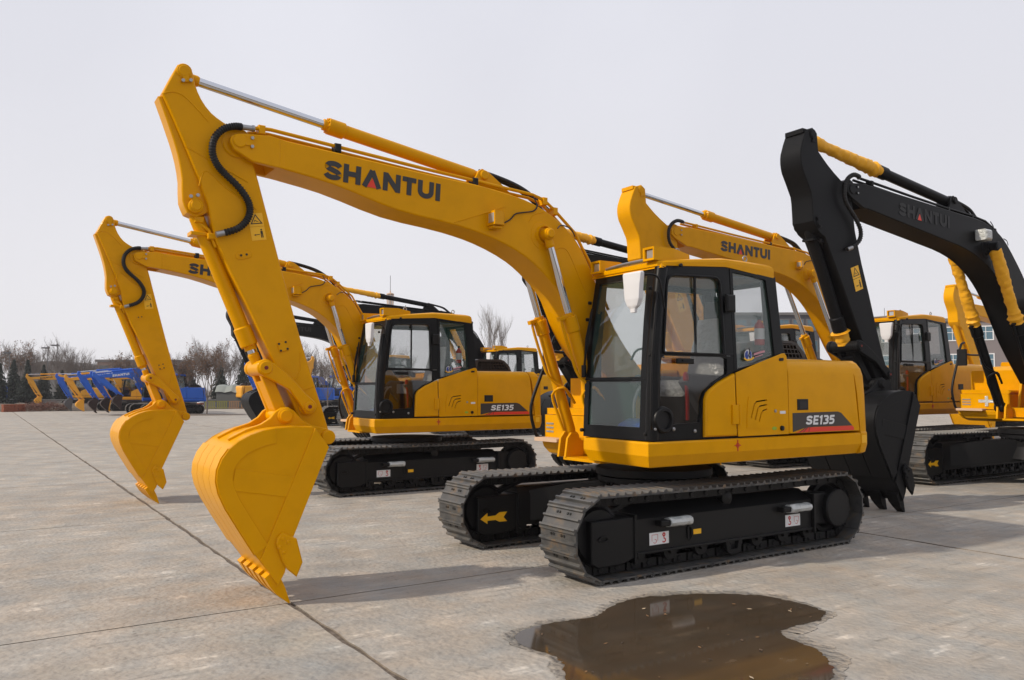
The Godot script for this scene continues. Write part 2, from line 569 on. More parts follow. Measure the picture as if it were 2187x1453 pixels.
func track(parent: Node3D, k: Dictionary, side: int, lod: int) -> void:
	var sz: String = k.size
	var zc: float = k.gauge * side
	var x0: float = k.x0
	var x1: float = k.x1
	var r: float = k.r
	var count: int = k.shoes
	var half: float = k.shoe * 0.5
	var straight := x1 - x0
	var around := 2.0 * straight + TAU * (r - 0.03)
	var pitch := around / count
	# outline of the track plates: position and direction of each plate
	var stations := []
	var rr := r - 0.03
	for i in count:
		var s := pitch * i
		var p := Vector2.ZERO
		var d := Vector2.ZERO
		if s < straight:
			p = Vector2(x0 + s, r + rr - 0.012 * sin(PI * s / straight))
			d = Vector2(1, 0)
		elif s < straight + PI * rr:
			var a := PI / 2 - (s - straight) / rr
			p = Vector2(x1 + rr * cos(a), r + rr * sin(a))
			d = Vector2(sin(a), -cos(a))
		elif s < 2 * straight + PI * rr:
			p = Vector2(x1 - (s - straight - PI * rr), r - rr)
			d = Vector2(-1, 0)
		else:
			var a := -PI / 2 - (s - 2 * straight - PI * rr) / rr
			p = Vector2(x0 + rr * cos(a), r + rr * sin(a))
			d = Vector2(sin(a), -cos(a))
		stations.append([p, d])
	var chain := part(parent, "track", sz + "chain%d" % lod, mats.black, func(b: MB):
		for e in stations:
			var p: Vector2 = e[0]
			var d: Vector2 = e[1]
			var nrm := Vector2(-d.y, d.x)
			var c := p - nrm * 0.065
			for s in [-0.075, 0.075]:
				b.bar(Vector3(c.x - d.x * pitch * 0.52, c.y - d.y * pitch * 0.52, s), Vector3(c.x + d.x * pitch * 0.40, c.y + d.y * pitch * 0.40, s + 0.012), 0.03, 0.075, 0.0)
			if lod == 0:
				b.pin(c.x, c.y, -0.11, 0.11, 0.028, 8)
		# idler wheel and drive sprocket
		b.lathe(Vector3(x0, r, -0.1), Vector3(0, 0, 1), [[0, 0.06], [0, r - 0.16], [0.05, r - 0.13], [0.06, r - 0.1], [0.14, r - 0.1], [0.15, r - 0.13], [0.2, r - 0.16], [0.2, 0.06]], 24)
		b.lathe(Vector3(x1, r, -0.04), Vector3(0, 0, 1), [[0, 0.0], [0, r - 0.11], [0.08, r - 0.11], [0.08, 0.0]], 24)
	)
	chain.position = Vector3(0, 0, zc)
	# plates
	for e in stations:
		var p: Vector2 = e[0]
		var d: Vector2 = e[1]
		var sh := part(chain, "track_shoe", sz + "shoe", mats.shoe, func(b: MB):
			var w := pitch * 0.5 - 0.004
			var g := 0.026
			b.tint = Color(0.85, 0.85, 0.86)
			b.prism([V2(-w - 0.014, -0.012), V2(w - 0.006, -0.016), V2(w + 0.01, -0.004), V2(w + 0.008, 0.004), V2(-w - 0.014, 0.0)], -half, half, 0.0, 20.0)
			# grousers: bare worn steel on their crests
			for gr in [[w - 0.005, g * 0.75], [-0.002, g], [-w + 0.002, g]]:
				var x: float = gr[0]
				var h: float = gr[1]
				b.tint = Color(0.95, 0.94, 0.92)
				b.prism([V2(x - 0.016, -0.002), V2(x + 0.016, -0.002), V2(x + 0.010, h * 0.75), V2(x - 0.010, h * 0.75)], -half + 0.001, half - 0.001, 0.0, 5.0)
				b.tint = Color(1.75, 1.66, 1.55)
				b.prism([V2(x - 0.0105, h * 0.70), V2(x + 0.0105, h * 0.70), V2(x + 0.008, h), V2(x - 0.008, h)], -half + 0.002, half - 0.002, 0.0, 5.0)
			b.tint = Color(0.35, 0.35, 0.35)
			for q in [-0.09, -0.055, 0.055, 0.09]:
				b.lathe(Vector3(0.045, 0.0, q), Vector3.UP, [[0, 0.013], [0.012, 0.012], [0.012, 0]], 6)
		, true)
		sh.transform = Transform3D(Basis(Vector3(d.x, d.y, 0), Vector3(-d.y, d.x, 0), Vector3(0, 0, 1)), Vector3(p.x, p.y, 0))
	# side frame: nose box, main beam with sloping top, final drive
	var f := part(chain, "track_frame", sz + "frame%d" % side, mats.black, func(b: MB):
		var q := r / 0.385
		var o: float = side
		var zo := 0.164 * o
		var sec := [V2(-0.20, 0.20), V2(0.16, 0.20), V2(0.16, 0.50), V2(0.0, 0.60), V2(-0.16, 0.60), V2(-0.20, 0.52)]
		var rings := []
		for x in [x0 + 0.36, x1 - 0.40]:
			var ring := []
			for e in sec:
				ring.append(Vector3(x, e.y * q, e.x * o))
			if o < 0:
				ring.reverse()
			rings.append(ring)
		rings.reverse()
		b.loft(rings)
		# lower flange and end flange
		b.box(Vector3((x0 + x1) * 0.5, 0.205 * q, zo), Vector3(x1 - x0 - 0.76, 0.022, 0.036), 0.004)
		b.box(Vector3(x1 - 0.40, 0.36 * q, 0.0), Vector3(0.03, 0.40 * q, 0.40), 0.006)
		b.box(Vector3(x0 + 0.36, 0.34 * q, 0.0), Vector3(0.03, 0.42 * q, 0.37), 0.006)
		# nose with rounded underside, slot and grease valve
		b.prism([V2(x0 - 0.13, 0.17 * q), V2(x0 - 0.06, 0.125 * q), V2(x0 + 0.22, 0.13 * q), V2(x0 + 0.36, 0.17 * q), V2(x0 + 0.36, 0.53 * q), V2(x0 - 0.13, 0.525 * q)], -0.17, 0.17, 0.012)
		b.bar(Vector3(x0 + 0.02, 0.50 * q, -0.03 * o), Vector3(x0 + 0.50, 0.66 * q, -0.03 * o), 0.10, 0.05, 0.01)
		# final drive hub with bolts
		b.lathe(Vector3(x1, r, -0.05 * o), Vector3(0, 0, o), [[0, 0], [0, 0.245 * q], [0.07, 0.245 * q], [0.08, 0.235 * q], [0.155, 0.205 * q], [0.235, 0.20 * q], [0.25, 0.19 * q], [0.25, 0]], 28)
		for i in 20:
			var a := TAU * i / 20
			b.lathe(Vector3(x1 + 0.172 * q * cos(a), r + 0.172 * q * sin(a), 0.19 * o), Vector3(0, 0, o), [[0, 0.011], [0.012, 0.011], [0.012, 0]], 6)
		b.bar(Vector3(x1 - 0.42, 0.40 * q, 0.05 * o), Vector3(x1 - 0.1, r, 0.03 * o), 0.2, 0.34 * q, 0.02)
	)
	f.position = Vector3(0, 0, 0)
	for i in (k.rollers if lod == 0 else 0):
		var x: float = lerpf(x0 + 0.42, x1 - 0.45, float(i) / (k.rollers - 1))
		var ro := part(chain, "track_roller", sz + "roller", mats.black, func(b: MB):
			b.lathe(Vector3(0, 0, -0.17), Vector3(0, 0, 1), [[0, 0], [0, 0.03], [0.03, 0.035], [0.03, 0.085], [0.07, 0.095], [0.09, 0.07], [0.25, 0.07], [0.27, 0.095], [0.31, 0.085], [0.31, 0.035], [0.34, 0.03], [0.34, 0]], 14)
		)
		ro.position = Vector3(x, 0.19, 0)
	if lod == 0:
		var gd := part(chain, "track_guard", sz + "guard%d" % side, mats.black, func(b: MB):
			var zz := 0.16 * side
			var m := (x0 + x1) * 0.5
			b.prism([V2(m - 0.12, 0.22), V2(m - 0.09, 0.10), V2(m - 0.05, 0.075), V2(m + 0.05, 0.075), V2(m + 0.09, 0.10), V2(m + 0.12, 0.22), V2(m + 0.07, 0.22), V2(m + 0.045, 0.12), V2(m - 0.045, 0.12), V2(m - 0.07, 0.22)], zz - 0.02, zz + 0.02)
		)
		gd.position = Vector3.ZERO
		for x in [lerpf(x0, x1, 0.5)]:
			var cr := part(chain, "carrier_roller", sz + "carrier%d" % side, mats.black, func(b: MB):
				b.lathe(Vector3(0, 0, -0.10 * side), Vector3(0, 0, side), [[0, 0], [0, 0.05], [0.04, 0.06], [0.16, 0.06], [0.17, 0.07], [0.20, 0.07], [0.21, 0.05], [0.22, 0.0]], 14)
			)
			cr.position = Vector3(x, 2 * r - 0.175, 0)
	# steps in plastic wrap, warning labels
	if side > 0 and lod == 0:
		var q := r / 0.385
		for s in [[x0 + 0.70, x0 + 0.98, 0.455], [x1 - 0.86, x1 - 0.53, 0.44]]:
			var st := part(chain, "track_step", "", mats.black, func(b: MB):
				b.box(Vector3((s[0] + s[1]) * 0.5 - 0.06, s[2] * q, 0.20), Vector3(s[1] - s[0] + 0.06, 0.05, 0.09), 0.008)
			)
			part(st, "plastic_wrap", "", mats.wrap_clear, func(b: MB):
				var rings := []
				rng.seed = int(s[0] * 1000)
				for i in 9:
					var ring := []
					var x: float = lerpf(s[0] + 0.02, s[1] + 0.01, i / 8.0)
					for j in 10:
						var a := -TAU * j / 10
						var e := 1.0 + rng.randf_range(-0.06, 0.08)
						ring.append(Vector3(x, s[2] * q + 0.043 * sin(a) * e, 0.205 + 0.058 * cos(a) * e))
					rings.append(ring)
				b.loft(rings)
			)
		for s in [[x0 + 0.535, 0.315, 0.235, 0.108, 1], [x1 - 0.835, 0.312, 0.232, 0.118, -1]]:
			var lb := part(chain, "lifting_label", "", mats.white, func(b: MB):
				b.box(Vector3(s[0] + s[2] * 0.5, s[1] * q, 0.1635), Vector3(s[2], s[3], 0.003))
			)
			for h in 2:
				part(lb, "hook_print", "", mats.red, func(b: MB):
					var hx: float = s[0] + s[2] * (0.27 if h == 0 else 0.74)
					var strong: bool = (h == 1) == (s[4] == 1)
					var hy: float = s[1] * q
					var w := 0.013 if strong else 0.005
					b.stroke(arc(hx, hy - 0.022, 0.020, 0.017, 100, -150, 8), w * 0.8, 0.165, 0.1665)
					if strong:
						b.stroke([V2(hx, hy - 0.005), V2(hx, hy + 0.012)], 0.008, 0.165, 0.1667)
						b.stroke(circle(hx, hy + 0.028, 0.013, 10), 0.012, 0.165, 0.1669, true)
					else:
						b.stroke([V2(hx - 0.035, hy - 0.02), V2(hx - 0.035, hy + 0.035), V2(hx + 0.035, hy + 0.035), V2(hx + 0.035, hy - 0.02)], 0.003, 0.165, 0.1667)
				)
		part(chain, "warning_label", "", mats.sticker, func(b: MB):
			b.box(Vector3(x0 + 1.135, 0.33 * q, 0.1635), Vector3(0.10, 0.046, 0.003))
		)
		part(chain, "slot_collar", "", mats.black, func(b: MB):
			collar(b, [V2(x0 + 1.01, 0.285 * q), V2(x0 + 1.03, 0.27 * q), V2(x0 + 1.05, 0.285 * q), V2(x0 + 1.05, 0.37 * q), V2(x0 + 1.03, 0.385 * q), V2(x0 + 1.01, 0.37 * q)], 0.1625)
		)
		part(chain, "slot_collar", "", mats.black, func(b: MB):
			collar(b, [V2(x0 - 0.05, 0.37 * q), V2(x0 - 0.03, 0.355 * q), V2(x0 + 0.02, 0.355 * q), V2(x0 + 0.04, 0.37 * q), V2(x0 + 0.02, 0.385 * q), V2(x0 - 0.03, 0.385 * q)], 0.1725)
		)
	if side < 0 and lod == 0:
		var q := r / 0.385
		part(chain, "arrow_mark", "", mats.sticker, func(b: MB):
			var ax := x0 - 0.10
			var ay := 0.30 * q
			b.prism([V2(ax, ay), V2(ax + 0.085, ay + 0.06), V2(ax + 0.085, ay + 0.022), V2(ax + 0.185, ay + 0.025), V2(ax + 0.235, ay + 0.055), V2(ax + 0.33, ay + 0.055), V2(ax + 0.285, ay), V2(ax + 0.33, ay - 0.045), V2(ax + 0.235, ay - 0.045), V2(ax + 0.185, ay - 0.022), V2(ax + 0.085, ay - 0.022), V2(ax + 0.085, ay - 0.055)], 0.1705, 0.1735)
		)
		part(chain, "slot_collar", "", mats.black, func(b: MB):
			collar(b, [V2(x0 - 0.07, 0.385 * q), V2(x0 - 0.05, 0.37 * q), V2(x0 + 0.0, 0.37 * q), V2(x0 + 0.02, 0.385 * q), V2(x0 + 0.0, 0.40 * q), V2(x0 - 0.05, 0.40 * q)], 0.1725)
		)

func undercarriage(parent: Node3D, k: Dictionary, lod: int) -> void:
	for side in [1, -1]:
		track(parent, k, side, lod)
	var g: float = k.gauge
	var s: float = k.swing
	var q: float = k.r / 0.385
	part(parent, "car_body", k.size + "carbody", mats.black, func(b: MB):
		# X shaped frame: centre plate and four sloping legs
		b.lathe(Vector3(s, 0.38 * q, 0), Vector3.UP, [[0, 0], [0, 0.62 * q], [0.18 * q, 0.56 * q], [0.26 * q, 0.56 * q], [0.26 * q, 0]], 28)
		for fx in [-1, 1]:
			for fz in [-1, 1]:
				var rings := []
				for t in [0.0, 0.45, 1.0]:
					var x: float = s + fx * lerpf(0.30, 0.92, t) * q
					var z: float = fz * lerpf(0.15, g - 0.19, t)
					var top: float = lerpf(0.66, 0.56, smoothstep(0.4, 1.0, t)) * q
					var low: float = lerpf(0.34, 0.24, t) * q
					var w := 0.20 * q
					var ring := [Vector3(x - w, low, z), Vector3(x + w, low, z), Vector3(x + w, top, z), Vector3(x - w, top, z)]
					if fz < 0:
						ring.reverse()
					rings.append(ring)
				b.loft(rings)
	)
	part(parent, "swing_ring", k.size + "swing", mats.black, func(b: MB):
		var y: float = 0.60 * q
		b.lathe(Vector3(s, y, 0), Vector3.UP, [[0, 0.50 * q], [0.08 * q, 0.50 * q], [0.08 * q, 0.60 * q], [0.13 * q, 0.60 * q], [0.14 * q, 0.58 * q], [0.15 * q, 0.62 * q], [0.22 * q, 0.62 * q], [0.22 * q, 0]], 40)
		if lod == 0:
			for i in 36:
				var a := TAU * i / 36
				b.lathe(Vector3(s + 0.575 * q * cos(a), y + 0.045 * q, 0.575 * q * sin(a)), Vector3.UP, [[0, 0], [0, 0.014], [0.04, 0.014]], 6)
	)

var up_x := Transform3D.IDENTITY
var up_key := "A"

# a part of the upper structure: modelled once in the small machine's measures, fitted to the larger one
func upart(parent: Node, called: String, key: String, mat: Material, make: Callable) -> MeshInstance3D:
	var x := up_x
	return part(parent, called, "" if key == "" else up_key + key, mat, func(b: MB):
		b.xf = x
		make.call(b)
	)

func front_x(y: float) -> float:
	if y < 1.99:
		return lerpf(-0.84, -0.805, (y - 1.19) / 0.8)
	if y < 2.45:
		return lerpf(-0.805, -0.728, (y - 1.99) / 0.46)
	return lerpf(-0.728, -0.665, (y - 2.45) / 0.31)

func fz(y: float, z: float, out := 0.0) -> Vector3:
	return Vector3(front_x(y) - out, y, z)

func sz3(list: Array, z: float) -> Array:
	var r := []
	for e in list:
		# the side of the cab leans in a little towards the roof
		r.append(Vector3(e[0], e[1], z - maxf(0.0, e[1] - 2.0) * 0.05))
	return r

func cab(parent: Node3D, look: Dictionary, lod: int) -> void:
	var zs := 1.165
	var up_out := [[-0.804, 1.975], [-0.780, 2.12], [-0.735, 2.40], [-0.680, 2.70], [-0.655, 2.757], [-0.61, 2.79], [-0.54, 2.804], [0.05, 2.834], [0.15, 2.838], [0.20, 2.84], [0.24, 2.838], [0.243, 2.70], [0.243, 2.10], [0.243, 1.975]]
	var up_in := [[-0.682, 1.984], [-0.672, 2.10], [-0.632, 2.40], [-0.607, 2.60], [-0.590, 2.660], [-0.555, 2.694], [-0.50, 2.708], [0.0, 2.728], [0.055, 2.722], [0.088, 2.700], [0.102, 2.650], [0.105, 2.55], [0.108, 2.10], [0.106, 1.984]]
	var lo_out := [[-0.838, 1.20], [-0.835, 1.30], [-0.810, 1.85], [-0.804, 1.969], [-0.65, 1.969], [0.10, 1.969], [0.243, 1.969], [0.246, 1.82], [0.011, 1.725], [-0.149, 1.63], [-0.183, 1.56], [-0.19, 1.40], [-0.192, 1.20], [-0.5, 1.20]]
	var lo_in := [[-0.70, 1.36], [-0.735, 1.50], [-0.718, 1.85], [-0.710, 1.93], [-0.675, 1.957], [0.10, 1.96], [0.150, 1.945], [0.150, 1.80], [-0.03, 1.715], [-0.158, 1.618], [-0.196, 1.54], [-0.205, 1.42], [-0.235, 1.345], [-0.60, 1.330]]
	var rear_out := [[0.25, 1.82], [0.25, 2.84], [0.55, 2.815], [0.90, 2.785], [0.945, 2.42], [0.99, 1.985], [0.62, 1.90]]
	var rear_in := [[0.29, 1.85], [0.29, 2.80], [0.55, 2.785], [0.775, 2.755], [0.815, 2.42], [0.845, 1.985], [0.60, 1.915]]
	var c := upart(parent, "cab", "cab", mats.cabblack, func(b: MB):
		var t := Vector3(0, 0, -0.045)
		b.ring3(sz3(up_out, zs), sz3(up_in, zs), t)
		b.ring3(sz3(lo_out, zs), sz3(lo_in, zs), t)
		b.ring3(sz3(rear_out, zs + 0.004), sz3(rear_in, zs + 0.004), t)
		# raised door seal round the upper pane
		var seal := []
		for e in sz3(up_in, zs + 0.006):
			seal.append(e)
		seal.append(seal[0])
		b.tube(seal, 0.012, 6)
		# corner pillar between door and windscreen
		var pil := []
		for y in [1.195, 1.6, 1.99, 2.25, 2.45, 2.62, 2.77]:
			pil.append(Vector3(front_x(y) + 0.045, y, zs - 0.045 - maxf(0.0, y - 2.0) * 0.05))
		b.tube(pil, 0.062, 12)
		# windscreen frame: upper and lower pane openings, floor sill
		var d := Vector3(0.04, 0, 0)
		b.ring3([fz(1.74, 0.19), fz(2.25, 0.19), fz(2.78, 0.19), fz(2.77, 1.12), fz(2.25, 1.15), fz(1.74, 1.16)], [fz(1.765, 0.265), fz(2.25, 0.262), fz(2.70, 0.265), fz(2.705, 0.955), fz(2.25, 0.99), fz(1.765, 1.005)], d)
		b.ring3([fz(1.19, 0.19), fz(1.735, 0.19), fz(1.735, 1.16), fz(1.19, 1.16)], [fz(1.305, 0.255), fz(1.725, 0.262), fz(1.725, 1.010), fz(1.305, 1.005)], d)
		# far side, rear wall
		var q := Vector3(0, 0, 0.04)
		b.ring3([Vector3(-0.80, 1.2, 0.22), Vector3(-0.77, 2.0, 0.22), Vector3(-0.66, 2.77, 0.22), Vector3(0.95, 2.80, 0.22), Vector3(0.99, 2.0, 0.22), Vector3(0.99, 1.2, 0.22)], [Vector3(-0.66, 1.75, 0.22), Vector3(-0.66, 2.0, 0.22), Vector3(-0.58, 2.68, 0.22), Vector3(0.83, 2.70, 0.22), Vector3(0.86, 2.0, 0.22), Vector3(0.86, 1.75, 0.22)], q)
		b.ring3([Vector3(0.99, 1.2, 0.22), Vector3(0.99, 2.0, 0.22), Vector3(0.95, 2.80, 0.22), Vector3(0.95, 2.80, 1.11), Vector3(0.99, 2.0, 1.16), Vector3(0.99, 1.2, 1.16)], [Vector3(0.985, 2.03, 0.30), Vector3(0.98, 2.2, 0.30), Vector3(0.955, 2.72, 0.30), Vector3(0.955, 2.72, 1.03), Vector3(0.98, 2.2, 1.06), Vector3(0.985, 2.03, 1.06)], Vector3(-0.04, 0, 0))
		b.box(Vector3(0.07, 1.205, 0.68), Vector3(1.7, 0.05, 0.92), 0.0)
		# rear corner pillar
		b.prism([V2(0.865, 2.02), V2(0.99, 1.99), V2(0.90, 2.79), V2(0.80, 2.78)], 1.02, 1.112, 0.02)
	)
	upart(c, "roof", "roof", look.body, func(b: MB):
		var low := func(x: float) -> float: return lerpf(2.785, 2.842, clampf((x + 0.66) / 0.85, 0, 1)) if x < 0.19 else lerpf(2.842, 2.775, clampf((x - 0.19) / 0.78, 0, 1))
		var high := func(x: float) -> float: return lerpf(2.845, 2.925, clampf((x + 0.62) / 0.75, 0, 1)) if x < 0.13 else lerpf(2.925, 2.915, clampf((x - 0.4) / 0.5, 0, 1))
		var rings := []
		for e in [[0.0, 0.0], [0.55, 0.0], [0.85, 0.014], [1.0, 0.05], [1.12, 0.14]]:
			var ring := []
			for p in [[-0.68, 0.22], [-0.66, 0.19], [-0.3, 0.18], [0.19, 0.18], [0.6, 0.18], [0.88, 0.18], [0.985, 0.26], [0.995, 0.6], [0.985, 1.03], [0.93, 1.11], [0.6, 1.132], [0.19, 1.137], [-0.3, 1.137], [-0.60, 1.137], [-0.675, 1.09]]:
				var x: float = p[0]
				var y: float = lerpf(low.call(x), high.call(x), e[0])
				var t: float = e[1]
				ring.append(Vector3(lerpf(x, 0.15, t * 0.9), y, lerpf(p[1], 0.65, t)))
			rings.append(ring)
		b.loft(rings, true, 35.0)
	)
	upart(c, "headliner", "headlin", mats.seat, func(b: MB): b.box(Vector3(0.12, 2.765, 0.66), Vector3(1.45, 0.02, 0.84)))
	upart(c, "front_visor", "visor", look.body, func(b: MB):
		var top := [fz(2.765, 0.13, 0.012), fz(2.83, 0.13, -0.02), fz(2.83, 1.10, -0.02), fz(2.765, 1.14, 0.012)]
		b.plate3(top, Vector3(0.06, 0, 0))
	)
	upart(c, "rain_bar", "rainbar", mats.steel, func(b: MB):
		b.tube([fz(2.84, 0.36, 0.02), fz(2.855, 0.6, 0.03), fz(2.86, 0.96, 0.03)], 0.016, 8)
	)
	for s in [[0.25, 0.0], [1.02, 0.03]]:
		var lamp := upart(c, "roof_lamp", "rlamp%d" % int(s[0] * 10), look.body, func(b: MB):
			var z: float = s[0]
			var y: float = 2.81 + s[1]
			b.ring3([Vector3(-0.72, y, z - 0.075), Vector3(-0.72, y + 0.125, z - 0.075), Vector3(-0.72, y + 0.125, z + 0.075), Vector3(-0.72, y, z + 0.075)], [Vector3(-0.715, y + 0.02, z - 0.055), Vector3(-0.715, y + 0.105, z - 0.055), Vector3(-0.715, y + 0.105, z + 0.055), Vector3(-0.715, y + 0.02, z + 0.055)], Vector3(0.06, 0, 0))
			b.loft([[Vector3(-0.66, y, z - 0.075), Vector3(-0.66, y + 0.125, z - 0.075), Vector3(-0.66, y + 0.125, z + 0.075), Vector3(-0.66, y, z + 0.075)], [Vector3(-0.45, y + 0.02, z - 0.07), Vector3(-0.45, y + 0.13, z - 0.06), Vector3(-0.45, y + 0.13, z + 0.06), Vector3(-0.45, y + 0.02, z + 0.07)], [Vector3(-0.22, y + 0.05, z - 0.04), Vector3(-0.22, y + 0.095, z - 0.035), Vector3(-0.22, y + 0.095, z + 0.03), Vector3(-0.22, y + 0.05, z + 0.035)]])
		)
		upart(lamp, "lens", "rlens%d" % int(s[0] * 10), mats.lens, func(b: MB):
			b.box(Vector3(-0.69, 2.81 + s[1] + 0.0625, s[0]), Vector3(0.02, 0.075, 0.095), 0.008)
		)
	for e in [[-0.25, 2.93, 0.92], [0.62, 2.925, 1.0]]:
		upart(c, "lifting_eye", "", mats.steel, func(b: MB):
			var ring := []
			for i in 13:
				ring.append(Vector3(e[0] + 0.028 * cos(TAU * i / 12), e[1] + 0.05 + 0.028 * sin(TAU * i / 12), e[2]))
			b.tube(ring, 0.008, 6)
			b.lathe(Vector3(e[0], e[1] - 0.01, e[2]), Vector3.UP, [[0, 0.02], [0.03, 0.012]], 8)
		)
	upart(c, "aerial", "aerial", mats.black, func(b: MB): b.rod(Vector3(0.0, 2.92, 0.45), Vector3(0.0, 3.10, 0.45), 0.004, 5))
	upart(c, "roof_cap", "rcap", mats.black, func(b: MB): b.lathe(Vector3(0.955, 2.80, 1.05), Vector3(0.6, 0, 0.8), [[0, 0.022], [0.03, 0.022], [0.035, 0]], 10))
	# panes
	upart(c, "windscreen", "wind1", mats.glass, func(b: MB):
		b.plate3([fz(1.76, 0.26, -0.015), fz(1.76, 1.01, -0.015), fz(1.99, 1.0, -0.015), fz(1.99, 0.26, -0.015)], Vector3(0.005, 0, 0))
		b.plate3([fz(1.99, 0.26, -0.015), fz(1.99, 1.0, -0.015), fz(2.45, 0.98, -0.015), fz(2.45, 0.26, -0.015)], Vector3(0.005, 0, 0))
		b.plate3([fz(2.45, 0.26, -0.015), fz(2.45, 0.98, -0.015), fz(2.71, 0.96, -0.015), fz(2.71, 0.26, -0.015)], Vector3(0.005, 0, 0))
	)
	upart(c, "lower_windscreen", "wind2", mats.glass, func(b: MB):
		b.plate3([fz(1.30, 0.25, -0.015), fz(1.30, 1.01, -0.015), fz(1.73, 1.015, -0.015), fz(1.73, 0.255, -0.015)], Vector3(0.005, 0, 0))
	)
	var door_pane := func(b: MB): b.plate3(sz3(up_in, zs - 0.02), Vector3(0, 0, -0.005))
	upart(c, "door_window", "dwin", mats.glass, door_pane)
	upart(c, "lower_door_window", "dwin2", mats.glass_dark, func(b: MB): b.plate3(sz3(lo_in, zs - 0.02), Vector3(0, 0, -0.005)))
	upart(c, "rear_side_window", "rwin", mats.glass, func(b: MB): b.plate3(sz3(rear_in, zs - 0.015), Vector3(0, 0, -0.005)))
	upart(c, "far_side_window", "fwin", mats.glass, func(b: MB): b.plate3([Vector3(-0.66, 1.75, 0.235), Vector3(-0.66, 2.0, 0.235), Vector3(-0.58, 2.68, 0.235), Vector3(0.83, 2.70, 0.235), Vector3(0.86, 2.0, 0.235), Vector3(0.86, 1.75, 0.235)], Vector3(0, 0, -0.005)))
	upart(c, "rear_window", "bwin", mats.glass, func(b: MB): b.plate3([Vector3(0.965, 2.03, 0.22), Vector3(0.94, 2.72, 0.23), Vector3(0.94, 2.72, 1.03), Vector3(0.965, 2.03, 1.06)], Vector3(-0.005, 0, 0)))
	if lod > 0:
		return
	upart(c, "window_bar", "wbar", mats.cabblack, func(b: MB):
		b.box(Vector3(-0.24, 2.355, zs - 0.032), Vector3(0.022, 0.74, 0.016))
		b.box(Vector3(-0.28, 1.972, zs - 0.02), Vector3(0.86, 0.016, 0.03))
	)
	upart(c, "door_hinge", "hinge", mats.black, func(b: MB): b.box(Vector3(0.185, 2.48, zs + 0.02), Vector3(0.125, 0.17, 0.05), 0.015))
	upart(c, "door_handle", "dhandle", mats.black, func(b: MB):
		b.box(Vector3(-0.42, 1.91, zs + 0.008), Vector3(0.22, 0.05, 0.03), 0.01)
		b.bar(Vector3(-0.47, 1.915, zs + 0.03), Vector3(-0.36, 1.92, zs + 0.03), 0.012, 0.014)
	)
	upart(c, "speaker_cover", "spk", mats.black, func(b: MB):
		b.lathe(Vector3(-0.70, 1.375, zs - 0.01), Vector3(0, 0, 1), [[0, 0.125], [0.035, 0.115], [0.045, 0.105], [0.045, 0.085], [0.02, 0.075], [0.02, 0]], 24)
	)
	for e in [[-0.80, 1.295], [-0.57, 1.29], [-0.83, 2.56], [-0.84, 1.96], [-0.45, 2.80], [-0.30, 1.265]]:
		upart(c, "bolt", "", mats.steel if e[1] < 1.3 else mats.black, func(b: MB): b.lathe(Vector3(e[0], e[1], zs - 0.01), Vector3(0, 0, 1), [[0, 0.018], [0.02, 0.018], [0.028, 0.01], [0.028, 0]], 8))
	for e in [[1.25, 0.18], [1.25, 1.10], [1.83, 0.17], [2.35, 0.165], [2.52, 0.165]]:
		upart(c, "bolt", "", mats.black, func(b: MB): b.lathe(fz(e[0], e[1]), Vector3(-1, 0, 0), [[0, 0.018], [0.025, 0.018], [0.03, 0]], 8))
	# wiper: arm and blade at the inner edge of the windscreen
	upart(c, "wiper", "wiper", mats.black, func(b: MB):
		b.tube([fz(1.85, 0.22, 0.03), fz(2.15, 0.23, 0.05), fz(2.45, 0.26, 0.045)], 0.01, 6)
		b.bar(fz(1.80, 0.20, 0.035), fz(2.42, 0.24, 0.035), 0.025, 0.02)
		b.box(fz(1.83, 0.21, 0.03), Vector3(0.04, 0.12, 0.05), 0.01)
	)
	# mirror in white foam, on a bent bracket
	upart(c, "mirror_bracket", "mbra", mats.black, func(b: MB): b.tube(smooth_path([Vector3(-0.70, 2.38, 1.20), Vector3(-0.75, 2.55, 1.22), Vector3(-0.80, 2.66, 1.22), Vector3(-0.90, 2.68, 1.18), Vector3(-0.93, 2.66, 1.10)]), 0.010, 6))
	upart(c, "mirror", "mirror", mats.foam, func(b: MB):
		var rings := []
		for e in [[2.34, 0.03, 0.02], [2.375, 0.035, 0.02], [2.40, 0.07, 0.028], [2.46, 0.10, 0.035], [2.60, 0.115, 0.035], [2.69, 0.13, 0.03], [2.705, 0.125, 0.02]]:
			var ring := []
			for j in 12:
				var a := TAU * j / 12
				var cx := signf(cos(a)) * pow(absf(cos(a)), 0.5)
				var cz := signf(sin(a)) * pow(absf(sin(a)), 0.5)
				ring.append(Vector3(-0.95 + e[2] * cx, e[0], 1.07 + e[1] * cz))
			rings.append(ring)
		b.loft(rings)
	)
	# grab rail down the front corner
	upart(c, "grab_rail", "grail", mats.black, func(b: MB): b.tube(smooth_path([Vector3(-0.74, 2.52, 1.17), Vector3(-0.79, 2.50, 1.20), Vector3(-0.84, 2.2, 1.215), Vector3(-0.87, 1.9, 1.215), Vector3(-0.88, 1.5, 1.21), Vector3(-0.87, 1.36, 1.20), Vector3(-0.84, 1.30, 1.17)]), 0.011, 6))
	# inside: seat under plastic, console, levers
	var seat := upart(c, "seat", "seat", mats.wrap_clear, func(b: MB):
		var rings := []
		rng.seed = 77
		for i in 13:
			var t := i / 12.0
			var ring := []
			for j in 16:
				var a := TAU * j / 16
				var w := lerpf(0.29, 0.22, t) * (1.0 + rng.randf_range(-0.05, 0.05))
				var d := lerpf(0.12, 0.075, t)
				ring.append(Vector3(0.40 + 0.14 * t + d * cos(a), 1.66 + 0.72 * t, 0.66 + w * signf(sin(a)) * pow(absf(sin(a)), 0.6)))
			rings.append(ring)
		b.loft(rings)
		b.box(Vector3(0.12, 1.66, 0.66), Vector3(0.56, 0.16, 0.52), 0.05)
	)
